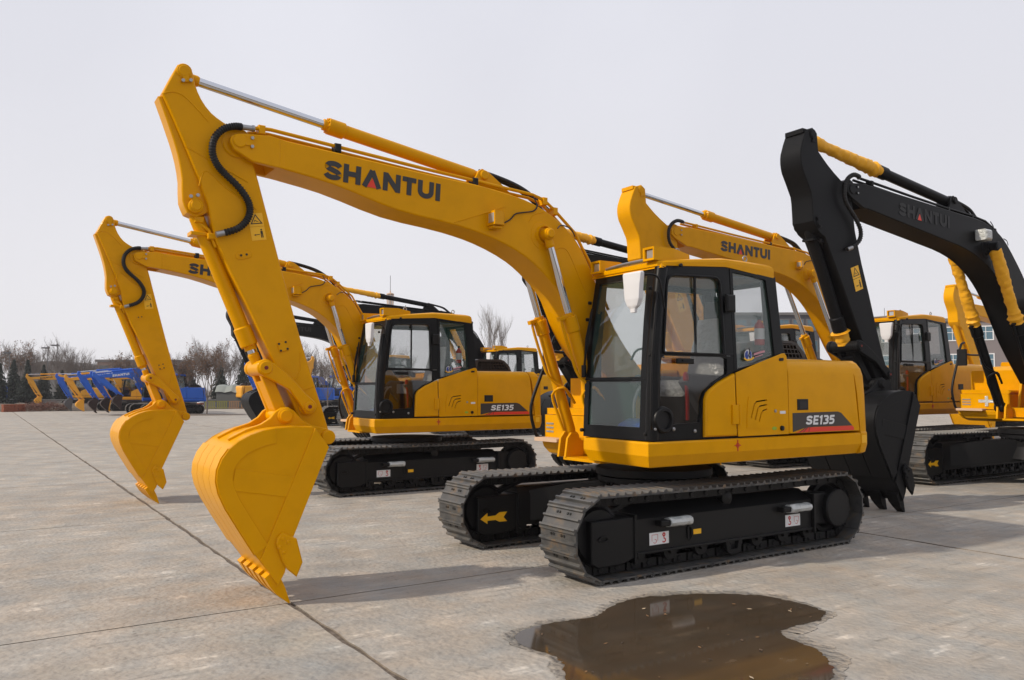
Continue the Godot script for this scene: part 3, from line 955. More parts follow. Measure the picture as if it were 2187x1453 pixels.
	upart(seat, "headrest", "hrest", mats.seat, func(b: MB): b.box(Vector3(0.57, 2.47, 0.66), Vector3(0.11, 0.18, 0.30), 0.04))
	upart(seat, "seat_base", "sbase", mats.black, func(b: MB): b.box(Vector3(0.08, 1.42, 0.66), Vector3(0.45, 0.40, 0.40), 0.03))
	upart(c, "console", "console", mats.seat, func(b: MB):
		for z in [0.32, 1.0]:
			b.prism([V2(-0.30, 1.72), V2(-0.22, 1.80), V2(0.35, 1.78), V2(0.35, 1.35), V2(0.0, 1.35)], z - 0.06, z + 0.06, 0.02)
	)
	upart(c, "control_lever", "lever", mats.red, func(b: MB):
		b.tube([Vector3(-0.22, 1.36, 1.0), Vector3(-0.24, 1.55, 1.02), Vector3(-0.26, 1.70, 1.03)], 0.018, 8)
		b.lathe(Vector3(-0.26, 1.70, 1.03), Vector3(-0.1, 1, 0), [[0, 0.02], [0.05, 0.03], [0.10, 0.025], [0.12, 0]], 10)
	)
	upart(c, "travel_lever", "tlever", mats.steel, func(b: MB):
		for z in [0.58, 0.70]:
			b.tube(smooth_path([Vector3(-0.50, 1.25, z), Vector3(-0.52, 1.50, z), Vector3(-0.45, 1.66, z), Vector3(-0.38, 1.69, z)]), 0.016, 8)
	)
	upart(c, "floor_cover", "fcov", mats.bluefilm, func(b: MB):
		b.prism([V2(-0.74, 1.235), V2(-0.50, 1.24), V2(-0.46, 1.34), V2(-0.55, 1.37), V2(-0.68, 1.32)], 0.52, 0.86, 0.02)
	)
	upart(c, "joystick_bow", "bow", mats.black, func(b: MB): b.tube(smooth_path([Vector3(-0.30, 1.95, 0.30), Vector3(-0.20, 2.06, 0.30), Vector3(0.02, 2.06, 0.34), Vector3(0.10, 1.98, 0.36)]), 0.012, 6))
	# sticker on the rear side window
	var st := upart(c, "globe_sticker", "globe", mats.foam, func(b: MB): b.prism(circle(0.45, 1.985, 0.056, 20), zs + 0.002, zs + 0.004))
	upart(st, "globe_print", "globep", mats.stickerblue, func(b: MB):
		b.prism([V2(0.40, 1.975), V2(0.405, 2.005), V2(0.43, 2.03), V2(0.447, 2.02), V2(0.44, 1.995), V2(0.452, 1.97), V2(0.435, 1.945), V2(0.415, 1.95)], zs + 0.0045, zs + 0.0055)
		b.prism([V2(0.465, 2.035), V2(0.49, 2.02), V2(0.50, 1.985), V2(0.485, 1.955), V2(0.47, 1.96), V2(0.475, 1.99), V2(0.46, 2.01)], zs + 0.0045, zs + 0.0055)
	)
	upart(st, "sticker_figure", "gfig", mats.ink, func(b: MB): b.stroke([V2(0.462, 2.055), V2(0.470, 2.02), V2(0.455, 1.985), V2(0.475, 1.955)], 0.014, zs + 0.0055, zs + 0.0065))
	upart(st, "sticker_band", "gband", mats.sticker, func(b: MB): b.stroke([V2(0.385, 1.955), V2(0.43, 1.935), V2(0.49, 1.945), V2(0.53, 1.965)], 0.016, zs + 0.0055, zs + 0.007))
	upart(st, "sticker_print", "gprint", mats.pink, func(b: MB):
		b.stroke([V2(0.53, 1.995), V2(0.61, 2.015), V2(0.69, 2.03)], 0.020, zs + 0.0055, zs + 0.007)
		b.stroke([V2(0.54, 1.968), V2(0.66, 1.995)], 0.008, zs + 0.0055, zs + 0.0072)
	)

func upper_body(parent: Node3D, look: Dictionary, lod: int) -> void:
	var zb := 1.2
	# deck with chamfered side beams
	var deck := upart(parent, "platform", "deck", look.body, func(b: MB):
		var rings := []
		for e in [[0.945, 0.10], [0.955, 0.055], [1.058, 0.0], [1.165, 0.0], [1.18, 0.014]]:
			var i: float = e[1]
			rings.append([Vector3(-0.91 + i, e[0], zb - i), Vector3(-0.82 + i * 0.6, e[0], 0.17 + i), Vector3(0.3, e[0], 0.16 + i), Vector3(1.2, e[0], 0.15 + i), Vector3(2.206, e[0], 0.15 + i), Vector3(2.206, e[0], zb - i)])
		b.loft(rings, true, 12.0)
		rings = []
		for e in [[0.88, 0.16], [0.93, 0.06], [1.0, 0.012], [1.06, 0.0], [1.075, 0.01]]:
			var i: float = e[1]
			rings.append([Vector3(-0.42 + i, e[0], -0.30), Vector3(-0.42 + i, e[0], -1.10 + i), Vector3(-0.36 + i, e[0], -1.18 + i * 0.6), Vector3(2.206, e[0], -1.18 + i * 0.6), Vector3(2.206, e[0], -0.30)])
		b.loft(rings, true, 12.0)
		b.box(Vector3(0.7, 1.05, 0.0), Vector3(2.4, 0.16, 0.9))
		b.box(Vector3(-0.42, 0.935, 0.02), Vector3(0.62, 0.03, 0.62), 0.005)
	)
	upart(deck, "plumb_mark", "plumb", mats.red, func(b: MB):
		var x := 0.24
		var y := 1.115
		b.stroke(circle(x, y, 0.02, 12), 0.006, zb + 0.001, zb + 0.004, true)
		b.stroke([V2(x - 0.045, y), V2(x + 0.045, y)], 0.009, zb + 0.001, zb + 0.0044)
		b.stroke([V2(x, y - 0.055), V2(x, y + 0.055)], 0.009, zb + 0.001, zb + 0.0048)
	)
	# side panels
	var pan := upart(parent, "front_side_panel", "pan1", look.body, func(b: MB):
		b.prism(pts([[-0.192, 1.205], [-0.180, 1.55], [-0.160, 1.60], [-0.12, 1.645], [0.0, 1.712], [0.228, 1.803], [0.247, 1.205]]), 1.125, zb + 0.004, 0.018, 30.0)
	)
	var door_line := smooth_poly(pts([[0.257, 1.205], [0.238, 1.806], [0.60, 1.915], [0.92, 2.005], [0.955, 2.008], [0.978, 1.985], [0.988, 1.94], [0.994, 1.205]]), 1)
	var pan2: Node3D
	if lod > 0:
		pan2 = upart(parent, "access_door", "pan2", look.body, func(b: MB): b.prism(door_line, 1.125, zb + 0.004, 0.018, 30.0))
	else:
		# the louvre slots are cut through the sheet
		var door := CSGPolygon3D.new()
		door.name = numbered(parent, "access_door")
		door.polygon = PackedVector2Array(door_line)
		door.depth = 0.012
		door.material = look.body
		parent.add_child(door, true)
		door.transform = up_x * Transform3D(Basis.IDENTITY, Vector3(0, 0, zb + 0.004))
		var cover := CSGPolygon3D.new()
		cover.name = "vent_cover"
		cover.polygon = PackedVector2Array(pts([[0.368, 1.276], [0.375, 1.45], [0.40, 1.58], [0.812, 1.58], [0.82, 1.385], [0.775, 1.345], [0.69, 1.272]]))
		cover.depth = 0.010
		cover.material = look.body
		door.add_child(cover, true)
		cover.position.z = 0.006
		for i in 3:
			var s := 0.058 * i
			var line := [V2(0.428 + s, 1.37 - 0.018 * i), V2(0.478 + s * 0.85, 1.505 - 0.045 * i), V2(0.512 + s * 0.8, 1.53 - 0.045 * i), V2(0.665, 1.545 - 0.045 * i)]
			var half := Geometry2D.offset_polyline(PackedVector2Array(line), 0.0075, Geometry2D.JOIN_MITER, Geometry2D.END_BUTT)
			var cut := CSGPolygon3D.new()
			cut.name = "vent_slot"
			cut.polygon = half[0]
			cut.depth = 0.06
			cut.operation = CSGShape3D.OPERATION_SUBTRACTION
			cut.material = look.body
			door.add_child(cut, true)
			cut.position.z = 0.03
		pan2 = part(parent, "door_edge", "", look.body, func(b: MB):
			b.xf = up_x
			var line := door_line.duplicate()
			line.append(line[0])
			var path := []
			for e in line:
				path.append(Vector3(e.x, e.y, zb - 0.004))
			b.tube(path, 0.008, 8)
		)
	upart(parent, "engine_panel", "pan3", look.body, func(b: MB):
		# shoulder rounds over to the hood
		var rings := []
		for e in [[1.0, 0.0, 0.0], [1.003, 0.0, 0.0]]:
			pass
		var sec := [V2(1.205, zb + 0.004), V2(1.80, zb + 0.004), V2(1.875, zb - 0.006), V2(1.93, zb - 0.045), V2(1.96, zb - 0.10), V2(1.97, zb - 0.20), V2(1.97, 0.15), V2(1.205, 0.15)]
		for x in [1.003, 1.02, 2.062, 2.080]:
			var ring := []
			for e in sec:
				var shift: float = 0.0
				if x > 2.0:
					shift = lerpf(0.10, 0.0, clampf((e.x - 1.205) / 0.76, 0.0, 1.0))
				ring.append(Vector3(x + shift, e.x, e.y))
			rings.append(ring)
		b.loft(rings, true, 30.0)
	)
	upart(parent, "hood", "hood", look.body, func(b: MB):
		b.box(Vector3(1.55, 1.56, -0.50), Vector3(1.08, 0.80, 1.28), 0.04)
		b.box(Vector3(0.50, 1.45, -0.72), Vector3(1.0, 0.66, 0.86), 0.04)
	)
	upart(parent, "counterweight", "cw", look.body, func(b: MB):
		var rings := []
		for e in [[0.95, 0.10, 0.0], [0.965, 0.04, 0.0], [1.05, 0.0, 0.0], [1.17, 0.0, 0.0], [1.18, 0.004, 0.0], [1.19, 0.016, 0.0], [1.60, 0.03, -0.03], [1.80, 0.05, -0.06], [1.88, 0.09, -0.08], [1.935, 0.16, -0.09], [1.965, 0.25, -0.10]]:
			var i: float = e[1]
			var x0: float = 2.212 + e[2]
			var ring := [Vector3(x0, e[0], zb + 0.002 - i * 0.5)]
			for a in range(0, 91, 15):
				ring.append(Vector3(2.27 + (0.17 - i * 0.75) * sin(deg_to_rad(a)), e[0], 1.02 + (0.182 - i * 0.5) * cos(deg_to_rad(a))))
			for a in range(90, -1, -15):
				ring.append(Vector3(2.27 + (0.17 - i * 0.75) * sin(deg_to_rad(a)), e[0], -1.02 - (0.182 - i * 0.5) * cos(deg_to_rad(a))))
			ring.append(Vector3(x0, e[0], -zb - 0.002 + i * 0.5))
			rings.append(ring)
		b.loft(rings, true, 30.0)
	)
	var gri := upart(parent, "air_grille", "grille", mats.decalgrey, func(b: MB):
		# a hollow housing, open towards the side
		var rim := [[1.30, 1.96], [1.34, 2.175], [1.40, 2.195], [1.86, 2.20], [1.95, 2.175], [2.06, 2.08], [2.12, 1.96]]
		var gap := [[1.36, 2.0], [1.385, 2.15], [1.42, 2.165], [1.85, 2.17], [1.92, 2.145], [2.0, 2.07], [2.05, 2.0]]
		var o := []
		var n := []
		for e in rim:
			o.append(Vector3(e[0], e[1], 0.60))
		for e in gap:
			n.append(Vector3(e[0], e[1], 0.60))
		b.ring3(o, n, Vector3(0, 0, -0.40))
		b.prism(pts(rim), 0.17, 0.20)
	)
	for i in 4:
		upart(gri, "grille_bar", "gbar%d" % i, mats.decalgrey, func(b: MB): b.box(Vector3(1.70 - 0.02 * i, 2.005 + 0.05 * i, 0.606), Vector3(0.66 - 0.055 * i, 0.010, 0.010)))
	for j in 10:
		upart(gri, "grille_bar", "gbarv%d" % j, mats.decalgrey, func(b: MB): b.bar(Vector3(1.40 + 0.065 * j, 2.0, 0.6065), Vector3(1.40 + 0.056 * j, 2.16, 0.6065), 0.009, 0.010))
	upart(parent, "exhaust_stack", "exh", mats.black, func(b: MB):
		b.rod(Vector3(1.75, 1.9, -0.3), Vector3(1.75, 2.25, -0.3), 0.06, 12)
		b.lathe(Vector3(1.1, 1.9, 0.0), Vector3.UP, [[0, 0.10], [0.16, 0.10], [0.2, 0.07], [0.24, 0.07], [0.25, 0.11], [0.31, 0.11], [0.33, 0]], 14)
	)
	# front right: storage box with lamp, step, rail and mirror
	var bx := upart(parent, "storage_box", "sbox", look.body, func(b: MB):
		b.box(Vector3(0.10, 1.225, -0.75), Vector3(0.92, 0.27, 0.80), 0.02)
		b.box(Vector3(0.12, 1.40, -0.75), Vector3(0.90, 0.07, 0.82), 0.03)
		b.prism([V2(0.58, 1.08), V2(0.30, 1.43), V2(0.34, 1.74), V2(0.52, 1.86), V2(1.0, 1.88), V2(1.0, 1.08)], -1.15, -0.32, 0.04)
	)
	upart(bx, "box_lamp", "boxlamp", mats.lens, func(b: MB):
		for i in 3:
			b.box(Vector3(-0.362, 1.17 + 0.045 * i, -1.03), Vector3(0.006, 0.02, 0.14))
	)
	upart(parent, "step_plate", "step", mats.tread, func(b: MB): b.box(Vector3(-0.44, 1.085, -0.92), Vector3(0.14, 0.04, 0.44), 0.01))
	upart(parent, "handrail", "rail", mats.black, func(b: MB):
		b.tube(smooth_path([Vector3(-0.33, 1.10, -1.16), Vector3(-0.43, 1.10, -1.16), Vector3(-0.48, 1.18, -1.17), Vector3(-0.52, 1.46, -1.18), Vector3(-0.36, 1.86, -1.18), Vector3(-0.22, 2.20, -1.18), Vector3(-0.16, 2.28, -1.18), Vector3(-0.08, 2.30, -1.18)], 4), 0.020, 8)
		b.tube(smooth_path([Vector3(-0.26, 2.10, -1.18), Vector3(0.1, 2.08, -1.17), Vector3(0.5, 2.06, -1.12), Vector3(0.55, 1.85, -1.1)], 4), 0.018, 8)
	)
	upart(parent, "right_mirror", "rmir", mats.black, func(b: MB):
		b.box(Vector3(-0.36, 2.02, -1.08), Vector3(0.035, 0.30, 0.17), 0.015)
		b.tube([Vector3(-0.30, 2.0, -1.17), Vector3(-0.34, 2.02, -1.08)], 0.012, 6)
	)
	upart(parent, "mirror_face", "rmirf", mats.chrome, func(b: MB): b.box(Vector3(-0.340, 2.02, -1.08), Vector3(0.006, 0.27, 0.145)))
	if look.wrapped:
		upart(bx, "tape_cross", "tape", mats.wrap_clear, func(b: MB):
			b.box(Vector3(-0.364, 1.235, -0.70), Vector3(0.006, 0.05, 0.26))
			b.box(Vector3(-0.367, 1.235, -0.70), Vector3(0.006, 0.18, 0.05))
		)
	# lift cylinder brackets and boom seat
	upart(parent, "boom_bracket", "bbrk", look.body, func(b: MB):
		for z in [-0.24, 0.24]:
			b.prism(pts([[-0.30, 1.10], [-0.18, 1.64], [-0.05, 1.74], [0.10, 1.70], [0.5, 1.25], [0.6, 1.10]]), z - 0.022, z + 0.022, 0.005)
		for z in [-0.37, -0.25, 0.25, 0.37]:
			b.prism(pts([[-0.74, 0.945], [-0.71, 1.14], [-0.66, 1.20], [-0.58, 1.19], [-0.54, 1.12], [-0.30, 1.08], [-0.25, 0.945]]), z - 0.016, z + 0.016, 0.004)
	)
	if lod > 0:
		return
	# details of the side
	upart(pan2, "panel_hinge", "phinge", look.body, func(b: MB):
		b.box(Vector3(0.20, 1.41, zb + 0.012), Vector3(0.085, 0.185, 0.022), 0.004)
		b.rod(Vector3(0.258, 1.315, zb + 0.016), Vector3(0.258, 1.505, zb + 0.016), 0.014, 10)
	)
	upart(pan2, "lock", "plock", mats.steel, func(b: MB): b.lathe(Vector3(0.785, 1.435, zb + 0.004), Vector3(0, 0, 1), [[0, 0.018], [0.012, 0.016], [0.014, 0]], 12))
	upart(pan2, "rubber_stop", "rstop", mats.black, func(b: MB): b.lathe(Vector3(0.885, 1.262, zb + 0.002), Vector3(0, 0, 1), [[0, 0.026], [0.02, 0.024], [0.025, 0]], 12))
	upart(pan2, "service_label", "slabel", mats.white, func(b: MB): b.box(Vector3(0.905, 1.42, zb + 0.0055), Vector3(0.085, 0.028, 0.002)))
	upart(pan2, "green_label", "glabel", mats.greenlabel, func(b: MB): b.prism(circle(0.0, 0.0, 1.0, 14).map(func(e): return V2(0.775 + e.x * 0.036, 1.263 + e.y * 0.018)), zb + 0.004, zb + 0.0062))
	upart(pan2, "door_latch", "flap", mats.black, func(b: MB): b.prism(pts([[0.86, 1.945], [0.87, 1.965], [0.93, 1.968], [0.935, 1.95], [0.925, 1.938], [0.87, 1.935]]), zb + 0.003, zb + 0.008))
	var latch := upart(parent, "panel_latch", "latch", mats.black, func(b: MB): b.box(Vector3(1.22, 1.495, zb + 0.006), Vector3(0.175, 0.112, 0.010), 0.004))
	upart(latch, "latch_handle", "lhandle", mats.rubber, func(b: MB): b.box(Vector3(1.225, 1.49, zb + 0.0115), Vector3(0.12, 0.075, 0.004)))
	upart(parent, "warning_label", "wlab", mats.sticker, func(b: MB): b.box(Vector3(2.265, 1.11, 1.203), Vector3(0.085, 0.085, 0.004)))
	# model plate
	if look.model:
		var plate := upart(parent, "model_decal", "mdl", mats.decalgrey, func(b: MB): b.prism(pts([[1.057, 1.218], [1.057, 1.410], [1.80, 1.415], [1.86, 1.40], [2.05, 1.262], [1.40, 1.262], [1.24, 1.255]]), zb + 0.0045, zb + 0.007))
		upart(plate, "decal_band", "mdlb", mats.decalred, func(b: MB): b.prism(pts([[1.10, 1.210], [1.30, 1.259], [2.052, 1.259], [2.078, 1.24], [2.078, 1.212]]), zb + 0.0045, zb + 0.0072))
		upart(plate, "decal_rays", "mdlr", mats.decalgrey, func(b: MB):
			for e in [[1.16, 1.245], [1.22, 1.27], [1.31, 1.30]]:
				b.stroke([V2(e[0], 1.212), V2(e[1] + 0.02, 1.258)], 0.008, zb + 0.0073, zb + 0.0078)
		)
		upart(plate, "model_lettering", "mdlt", mats.white, func(b: MB): word(b, "SE135", Vector3(1.255, 1.285, zb + 0.0075), 0.47, 0.096, 0.22, 0.22, 0.0, 0.10, 0.001))

# hydraulic cylinder from a to b in the machine frame: barrel at a, rod towards b
func ram(parent: Node3D, called: String, a: Vector3, b: Vector3, bar_r: float, rod_r: float, share: float, mat: Material, rod_mat: Material, wrap := 0.0) -> MeshInstance3D:
	var d := b - a
	var l := d.length()
	var m: float = l * share
	var o := part(parent, called, "", mat, func(q: MB):
		q.lathe(a, d, [[0.0, 0.0], [0.0, bar_r * 0.8], [0.05, bar_r * 0.9], [0.08, bar_r], [m - bar_r * 3.4, bar_r], [m - bar_r * 3.3, bar_r * 1.12], [m - bar_r * 3.2, bar_r * 1.22], [m - bar_r * 0.75, bar_r * 1.22], [m - bar_r * 0.7, bar_r * 1.16], [m - bar_r * 0.6, bar_r * 0.86], [m, bar_r * 0.84], [m, 0.0]], 22)
		q.pin(a.x, a.y, a.z - bar_r * 0.95, a.z + bar_r * 0.95, bar_r * 1.05, 16)
		q.pin(b.x, b.y, b.z - bar_r * 0.95, b.z + bar_r * 0.95, bar_r * 1.0, 16)
		q.lathe(b, -d, [[0, rod_r * 1.1], [bar_r * 2.0, rod_r * 1.25], [bar_r * 2.3, rod_r * 1.05], [bar_r * 2.3, 0]], 14)
		# ring of bolts on the gland
		var w := d.normalized()
		var u := w.cross(Vector3(0, 0, 1)).normalized()
		for i in 10:
			var f := TAU * i / 10
			q.lathe(a + w * (m - bar_r * 0.7) + (u * cos(f) + Vector3(0, 0, 1) * sin(f)) * bar_r * 1.0, w, [[0, 0.0], [0, 0.009], [0.012, 0.009], [0.012, 0]], 6)
	)
	part(o, "rod", "", rod_mat, func(q: MB): q.rod(a + d * (share - 0.02), b - d * (bar_r * 2.1 / l), rod_r, 18))
	if wrap > 0.0:
		part(o, "fabric_sleeve", "", mats.fabric, func(q: MB):
			var rings := []
			rng.seed = int(l * 7919.0) + int(a.z * 100.0)
			var w := d.normalized()
			var u := w.cross(Vector3(0, 0, 1)).normalized()
			var steps := 44
			var start := l * (share - 0.03)
			var stop := lerpf(start, l - bar_r * 0.4, wrap)
			var fold := FastNoiseLite.new()
			fold.seed = int(l * 331.0) + int(a.z * 10.0)
			fold.frequency = 1.0
			fold.fractal_octaves = 3
			for i in steps + 1:
				var t := float(i) / steps
				var s := lerpf(start, stop, t)
				var ring := []
				var fat: float = rod_r * 1.55 + 0.022 * fold.get_noise_1d(s * 2.2) + 0.016
				# gathered and tied at the barrel end
				if t < 0.16:
					fat += 0.022 * sin(t / 0.16 * PI) + 0.012 * sin(t * 90.0)
				if i == 0 or i == steps:
					fat = rod_r * 1.5
				for j in 18:
					var f := TAU * j / 18
					var crease := 0.020 * fold.get_noise_3d(cos(f) * 1.3 + s * 1.5, sin(f) * 1.3, s * 9.0)
					ring.append(a + w * s + (u * cos(f) + Vector3(0, 0, 1) * sin(f)) * (fat + crease))
				rings.append(ring)
			q.loft(rings, true, 60.0)
		)
	return o

func pin_cover(b: MB, x: float, y: float, z: float, r: float, turn: float) -> void:
	# keeper plate: round cover with a tongue held by two bolts
	b.pin(x, y, z - 0.004, z + 0.012, r, 20)
	var d := Vector2(cos(turn), sin(turn))
	var s := Vector2(-d.y, d.x)
	var c := Vector2(x, y)
	b.prism([c + d * r * 0.7 - s * r * 0.5, c + d * r * 1.55 - s * r * 0.5, c + d * r * 1.55 - s * r * 0.9, c + d * r * 1.85 - s * r * 0.9, c + d * r * 1.85 + s * r * 0.9, c + d * r * 1.55 + s * r * 0.9, c + d * r * 1.55 + s * r * 0.5, c + d * r * 0.7 + s * r * 0.5], z - 0.004, z + 0.010, 0.0)

func keeper_bolts(b: MB, x: float, y: float, z: float, r: float, turn: float) -> void:
	var d := Vector2(cos(turn), sin(turn))
	var s := Vector2(-d.y, d.x)
	for e in [-0.62, 0.62]:
		var q: Vector2 = Vector2(x, y) + d * r * 1.7 + s * r * e
		b.lathe(Vector3(q.x, q.y, z + 0.008), Vector3(0, 0, 1), [[0, 0.014], [0.014, 0.014], [0.014, 0]], 6)

func decal_warning(parent: Node3D, at: Vector3, lean: float, s: float, key: String) -> void:
	# two stacked yellow plates: falling-load triangle, keep-clear figure
	var x := Transform3D(Basis(Vector3.BACK, lean) * Basis.from_scale(Vector3(s, s, 1)), at)
	var p := part(parent, "warning_decal", key + "wd", mats.sticker, func(b: MB):
		b.xf = x
		b.box(Vector3(0, 0.052, 0.001), Vector3(0.115, 0.104, 0.002))
		b.box(Vector3(0, -0.058, 0.001), Vector3(0.115, 0.108, 0.002))
	)
	part(p, "warning_print", key + "wp", mats.ink, func(b: MB):
		b.xf = x
		b.stroke([V2(-0.042, 0.022), V2(0.042, 0.022), V2(0.0, 0.092)], 0.007, 0.003, 0.004, true)
		b.stroke([V2(-0.018, 0.034), V2(-0.010, 0.050), V2(0.004, 0.040), V2(0.016, 0.034)], 0.004, 0.003, 0.0043)
		b.prism(circle(0.028, -0.03, 0.007, 8), 0.003, 0.004)
		b.stroke([V2(0.028, -0.04), V2(0.028, -0.062)], 0.018, 0.003, 0.0042)
		b.stroke([V2(0.023, -0.062), V2(0.022, -0.092)], 0.007, 0.003, 0.0044)
		b.stroke([V2(0.033, -0.062), V2(0.034, -0.092)], 0.007, 0.003, 0.0046)
		b.stroke([V2(-0.026, -0.068), V2(0.010, -0.066)], 0.005, 0.003, 0.0043)
		b.prism([V2(-0.034, -0.068), V2(-0.022, -0.060), V2(-0.022, -0.077)], 0.003, 0.0041)
	)

func front_gear(machine: Node3D, k: Dictionary, look: Dictionary, pose: Array, lod: int) -> void:
	var sz: String = k.size
	var parent := machine
	var gear_off := Vector3(k.shift[0], k.shift[1], k.shift[2])
	var had := machine.get_child_count()
	var big: float = k.big
	var bw: float = k.bw
	var aw: float = k.aw
	var xb := turn_about(pt(k, "foot"), pose[0])
	var sc: float = pose[3] if pose.size() > 3 else 1.0
	var tq := Vector3(pt(k, "tip").x, pt(k, "tip").y, 0)
	var xa := xb * turn_about(pt(k, "tip"), pose[1]) * Transform3D(Basis.IDENTITY, tq) * Transform3D(Basis.from_scale(Vector3(sc, sc, 1.0)), -tq * sc)
	var xk := xa * turn_about(pt(k, "hinge"), pose[2])
	var mat: Material = look.boom
	# ---- boom
	var boom := part(parent, "boom", sz + "boom", mat, func(b: MB):
		b.prism(smooth_poly(pts(k.boom)), -bw, bw, 0.012, 30.0)
		for s in [-1, 1]:
			var z0: float = bw - 0.055 if s > 0 else -bw - 0.003
			var z1: float = bw + 0.003 if s > 0 else -bw + 0.055
			b.prism(pts(k.fork), z0, z1, 0.008, 40.0)
			# round doubler and hub of the lift pin
			var l := pt(k, "lift")
			b.lathe(Vector3(l.x, l.y, (bw - 0.01) * s), Vector3(0, 0, s), [[0, 0.0], [0, 0.15 * big], [0.014, 0.143 * big], [0.016, 0.10 * big], [0.05, 0.085 * big], [k.liftz - bw - 0.04, 0.075 * big], [k.liftz - bw - 0.04, 0]], 28)
			# pin ends
			var t := pt(k, "tip")
			pin_cover(b, t.x, t.y, (bw + 0.003) * s - (0.008 if s < 0 else 0.0), 0.055 * big, 0.0)
		b.pin(pt(k, "lift").x, pt(k, "lift").y, -k.liftz - 0.08, k.liftz + 0.08, 0.045 * big, 16)
		# bracket of the stick cylinder on top
		var r := pt(k, "rear")
		for z in [-0.085 * big, 0.085 * big]:
			b.prism([V2(r.x - 0.16 * big, r.y - 0.16 * big), V2(r.x - 0.06 * big, r.y + 0.03), V2(r.x - 0.02, r.y + 0.06 * big), V2(r.x + 0.05 * big, r.y + 0.04 * big), V2(r.x + 0.20 * big, r.y - 0.06 * big), V2(r.x + 0.42 * big, r.y - 0.22 * big)], z - 0.014, z + 0.014, 0.004)
		b.pin(r.x, r.y, -0.12 * big, 0.12 * big, 0.045 * big, 14)
	)
	boom.transform = xb
	if k.size == "A":
		# weld lines of the side plate
		var seams := [[Vector3(-3.905, 3.63, bw), Vector3(-3.905, 3.42, bw)], [Vector3(-1.30, 3.36, bw), Vector3(-1.42, 3.32, bw), Vector3(-1.48, 3.24, bw)], [Vector3(-2.30, 3.145, bw), Vector3(-2.0, 3.26, bw), Vector3(-1.75, 3.36, bw)], [Vector3(-1.19, 2.98, bw), Vector3(-1.10, 3.03, bw), Vector3(-1.0, 2.99, bw), Vector3(-0.85, 2.72, bw), Vector3(-0.78, 2.60, bw)]]
		for i in seams.size():
			part(boom, "weld_seam", sz + "bweld%d" % i, mat, func(b: MB): b.tube(smooth_path(seams[i], 4), 0.006, 6))
	if k.text.size() > 0:
		var t: Array = k.text
		var ang := atan(t[4] / 1.0)
		var place := Transform3D(Basis(Vector3.BACK, ang), Vector3(t[0], t[1], bw + 0.001))
		part(boom, "brand_lettering", sz + "brand", look.ink, func(b: MB):
			b.xf = place
			word(b, "SHANTUI", Vector3.ZERO, t[2], t[3], 0.0, 0.27, 0.0, 0.10)
		)
		part(boom, "red_triangle", sz + "brandred", mats.decalred, func(b: MB):
			b.xf = place
			var c: float = t[2] * 0.385
			b.prism([V2(c - 0.05 * t[3] * 6, 0), V2(c + 0.05 * t[3] * 6, 0), V2(c + 0.01, t[3] * 0.5)], 0.001, 0.0045)
		)
		if lod > 0:
			pass
	# far face lettering is out of sight; pipes along the top edge
	if lod == 0:
		var line := [Vector3(-4.13, 3.697, 0.155), Vector3(-4.04, 3.714, 0.14), Vector3(-3.966, 3.718, 0.14), Vector3(-3.402, 3.673, 0.14), Vector3(-2.617, 3.612, 0.14), Vector3(-2.058, 3.575, 0.14), Vector3(-1.40, 3.530, 0.14), Vector3(-1.262, 3.495, 0.14), Vector3(-1.137, 3.410, 0.14), Vector3(-0.88, 3.205, 0.14), Vector3(-0.80, 3.08, 0.14), Vector3(-0.70, 2.93, 0.14), Vector3(-0.45, 2.45, 0.14)]
		if sz == "B":
			line = [Vector3(-5.32, 4.58, 0.15), Vector3(-5.0, 4.56, 0.15), Vector3(-4.0, 4.49, 0.15), Vector3(-3.0, 4.43, 0.15), Vector3(-2.3, 4.40, 0.15), Vector3(-1.9, 4.36, 0.15), Vector3(-1.6, 4.25, 0.15), Vector3(-1.2, 3.95, 0.15), Vector3(-0.85, 3.65, 0.15), Vector3(-0.5, 3.15, 0.15), Vector3(0.0, 2.35, 0.15)]
		for s in [1.0, 0.5, -1.0]:
			part(boom, "oil_pipe", sz + "pipe%d" % int(s * 10), mat, func(b: MB):
				var p := []
				for e in line:
					p.append(Vector3(e.x, e.y - (0.0 if s != 0.5 else 0.02), e.z * s))
				b.tube(p, 0.016 * big, 8)
			)
		for i in ([1, 3, 5, 7, 8] if sz == "A" else [1, 3, 4, 6, 7]):
			part(boom, "pipe_clamp", sz + "clamp%d" % i, mat if i != 3 and i != 5 else mats.black, func(b: MB):
				var e: Vector3 = line[i]
				b.box(Vector3(e.x, e.y - 0.015, 0.12), Vector3(0.055, 0.075, 0.10), 0.008)
			)
		part(boom, "pressure_hose", sz + "those", mats.rubber, func(b: MB):
			var r := pt(k, "rear")
			for z in [-0.03, 0.035]:
				b.tube(smooth_path([Vector3(r.x - 0.02, r.y + 0.05 * big, z), Vector3(r.x + 0.14 * big, r.y + 0.03, z), Vector3(r.x + 0.36 * big, r.y - 0.015, z), Vector3(r.x + 0.52 * big, r.y - 0.07, z), Vector3(r.x + 0.67 * big, r.y - 0.155 * big, z), Vector3(r.x + 0.80 * big, r.y - 0.24 * big, z * 1.5)]), 0.021 * big, 8)
		)
		# work lamp with its cable
		var lp := Vector3(-1.88, 3.21, bw) if sz == "A" else Vector3(-2.28, 4.06, bw)
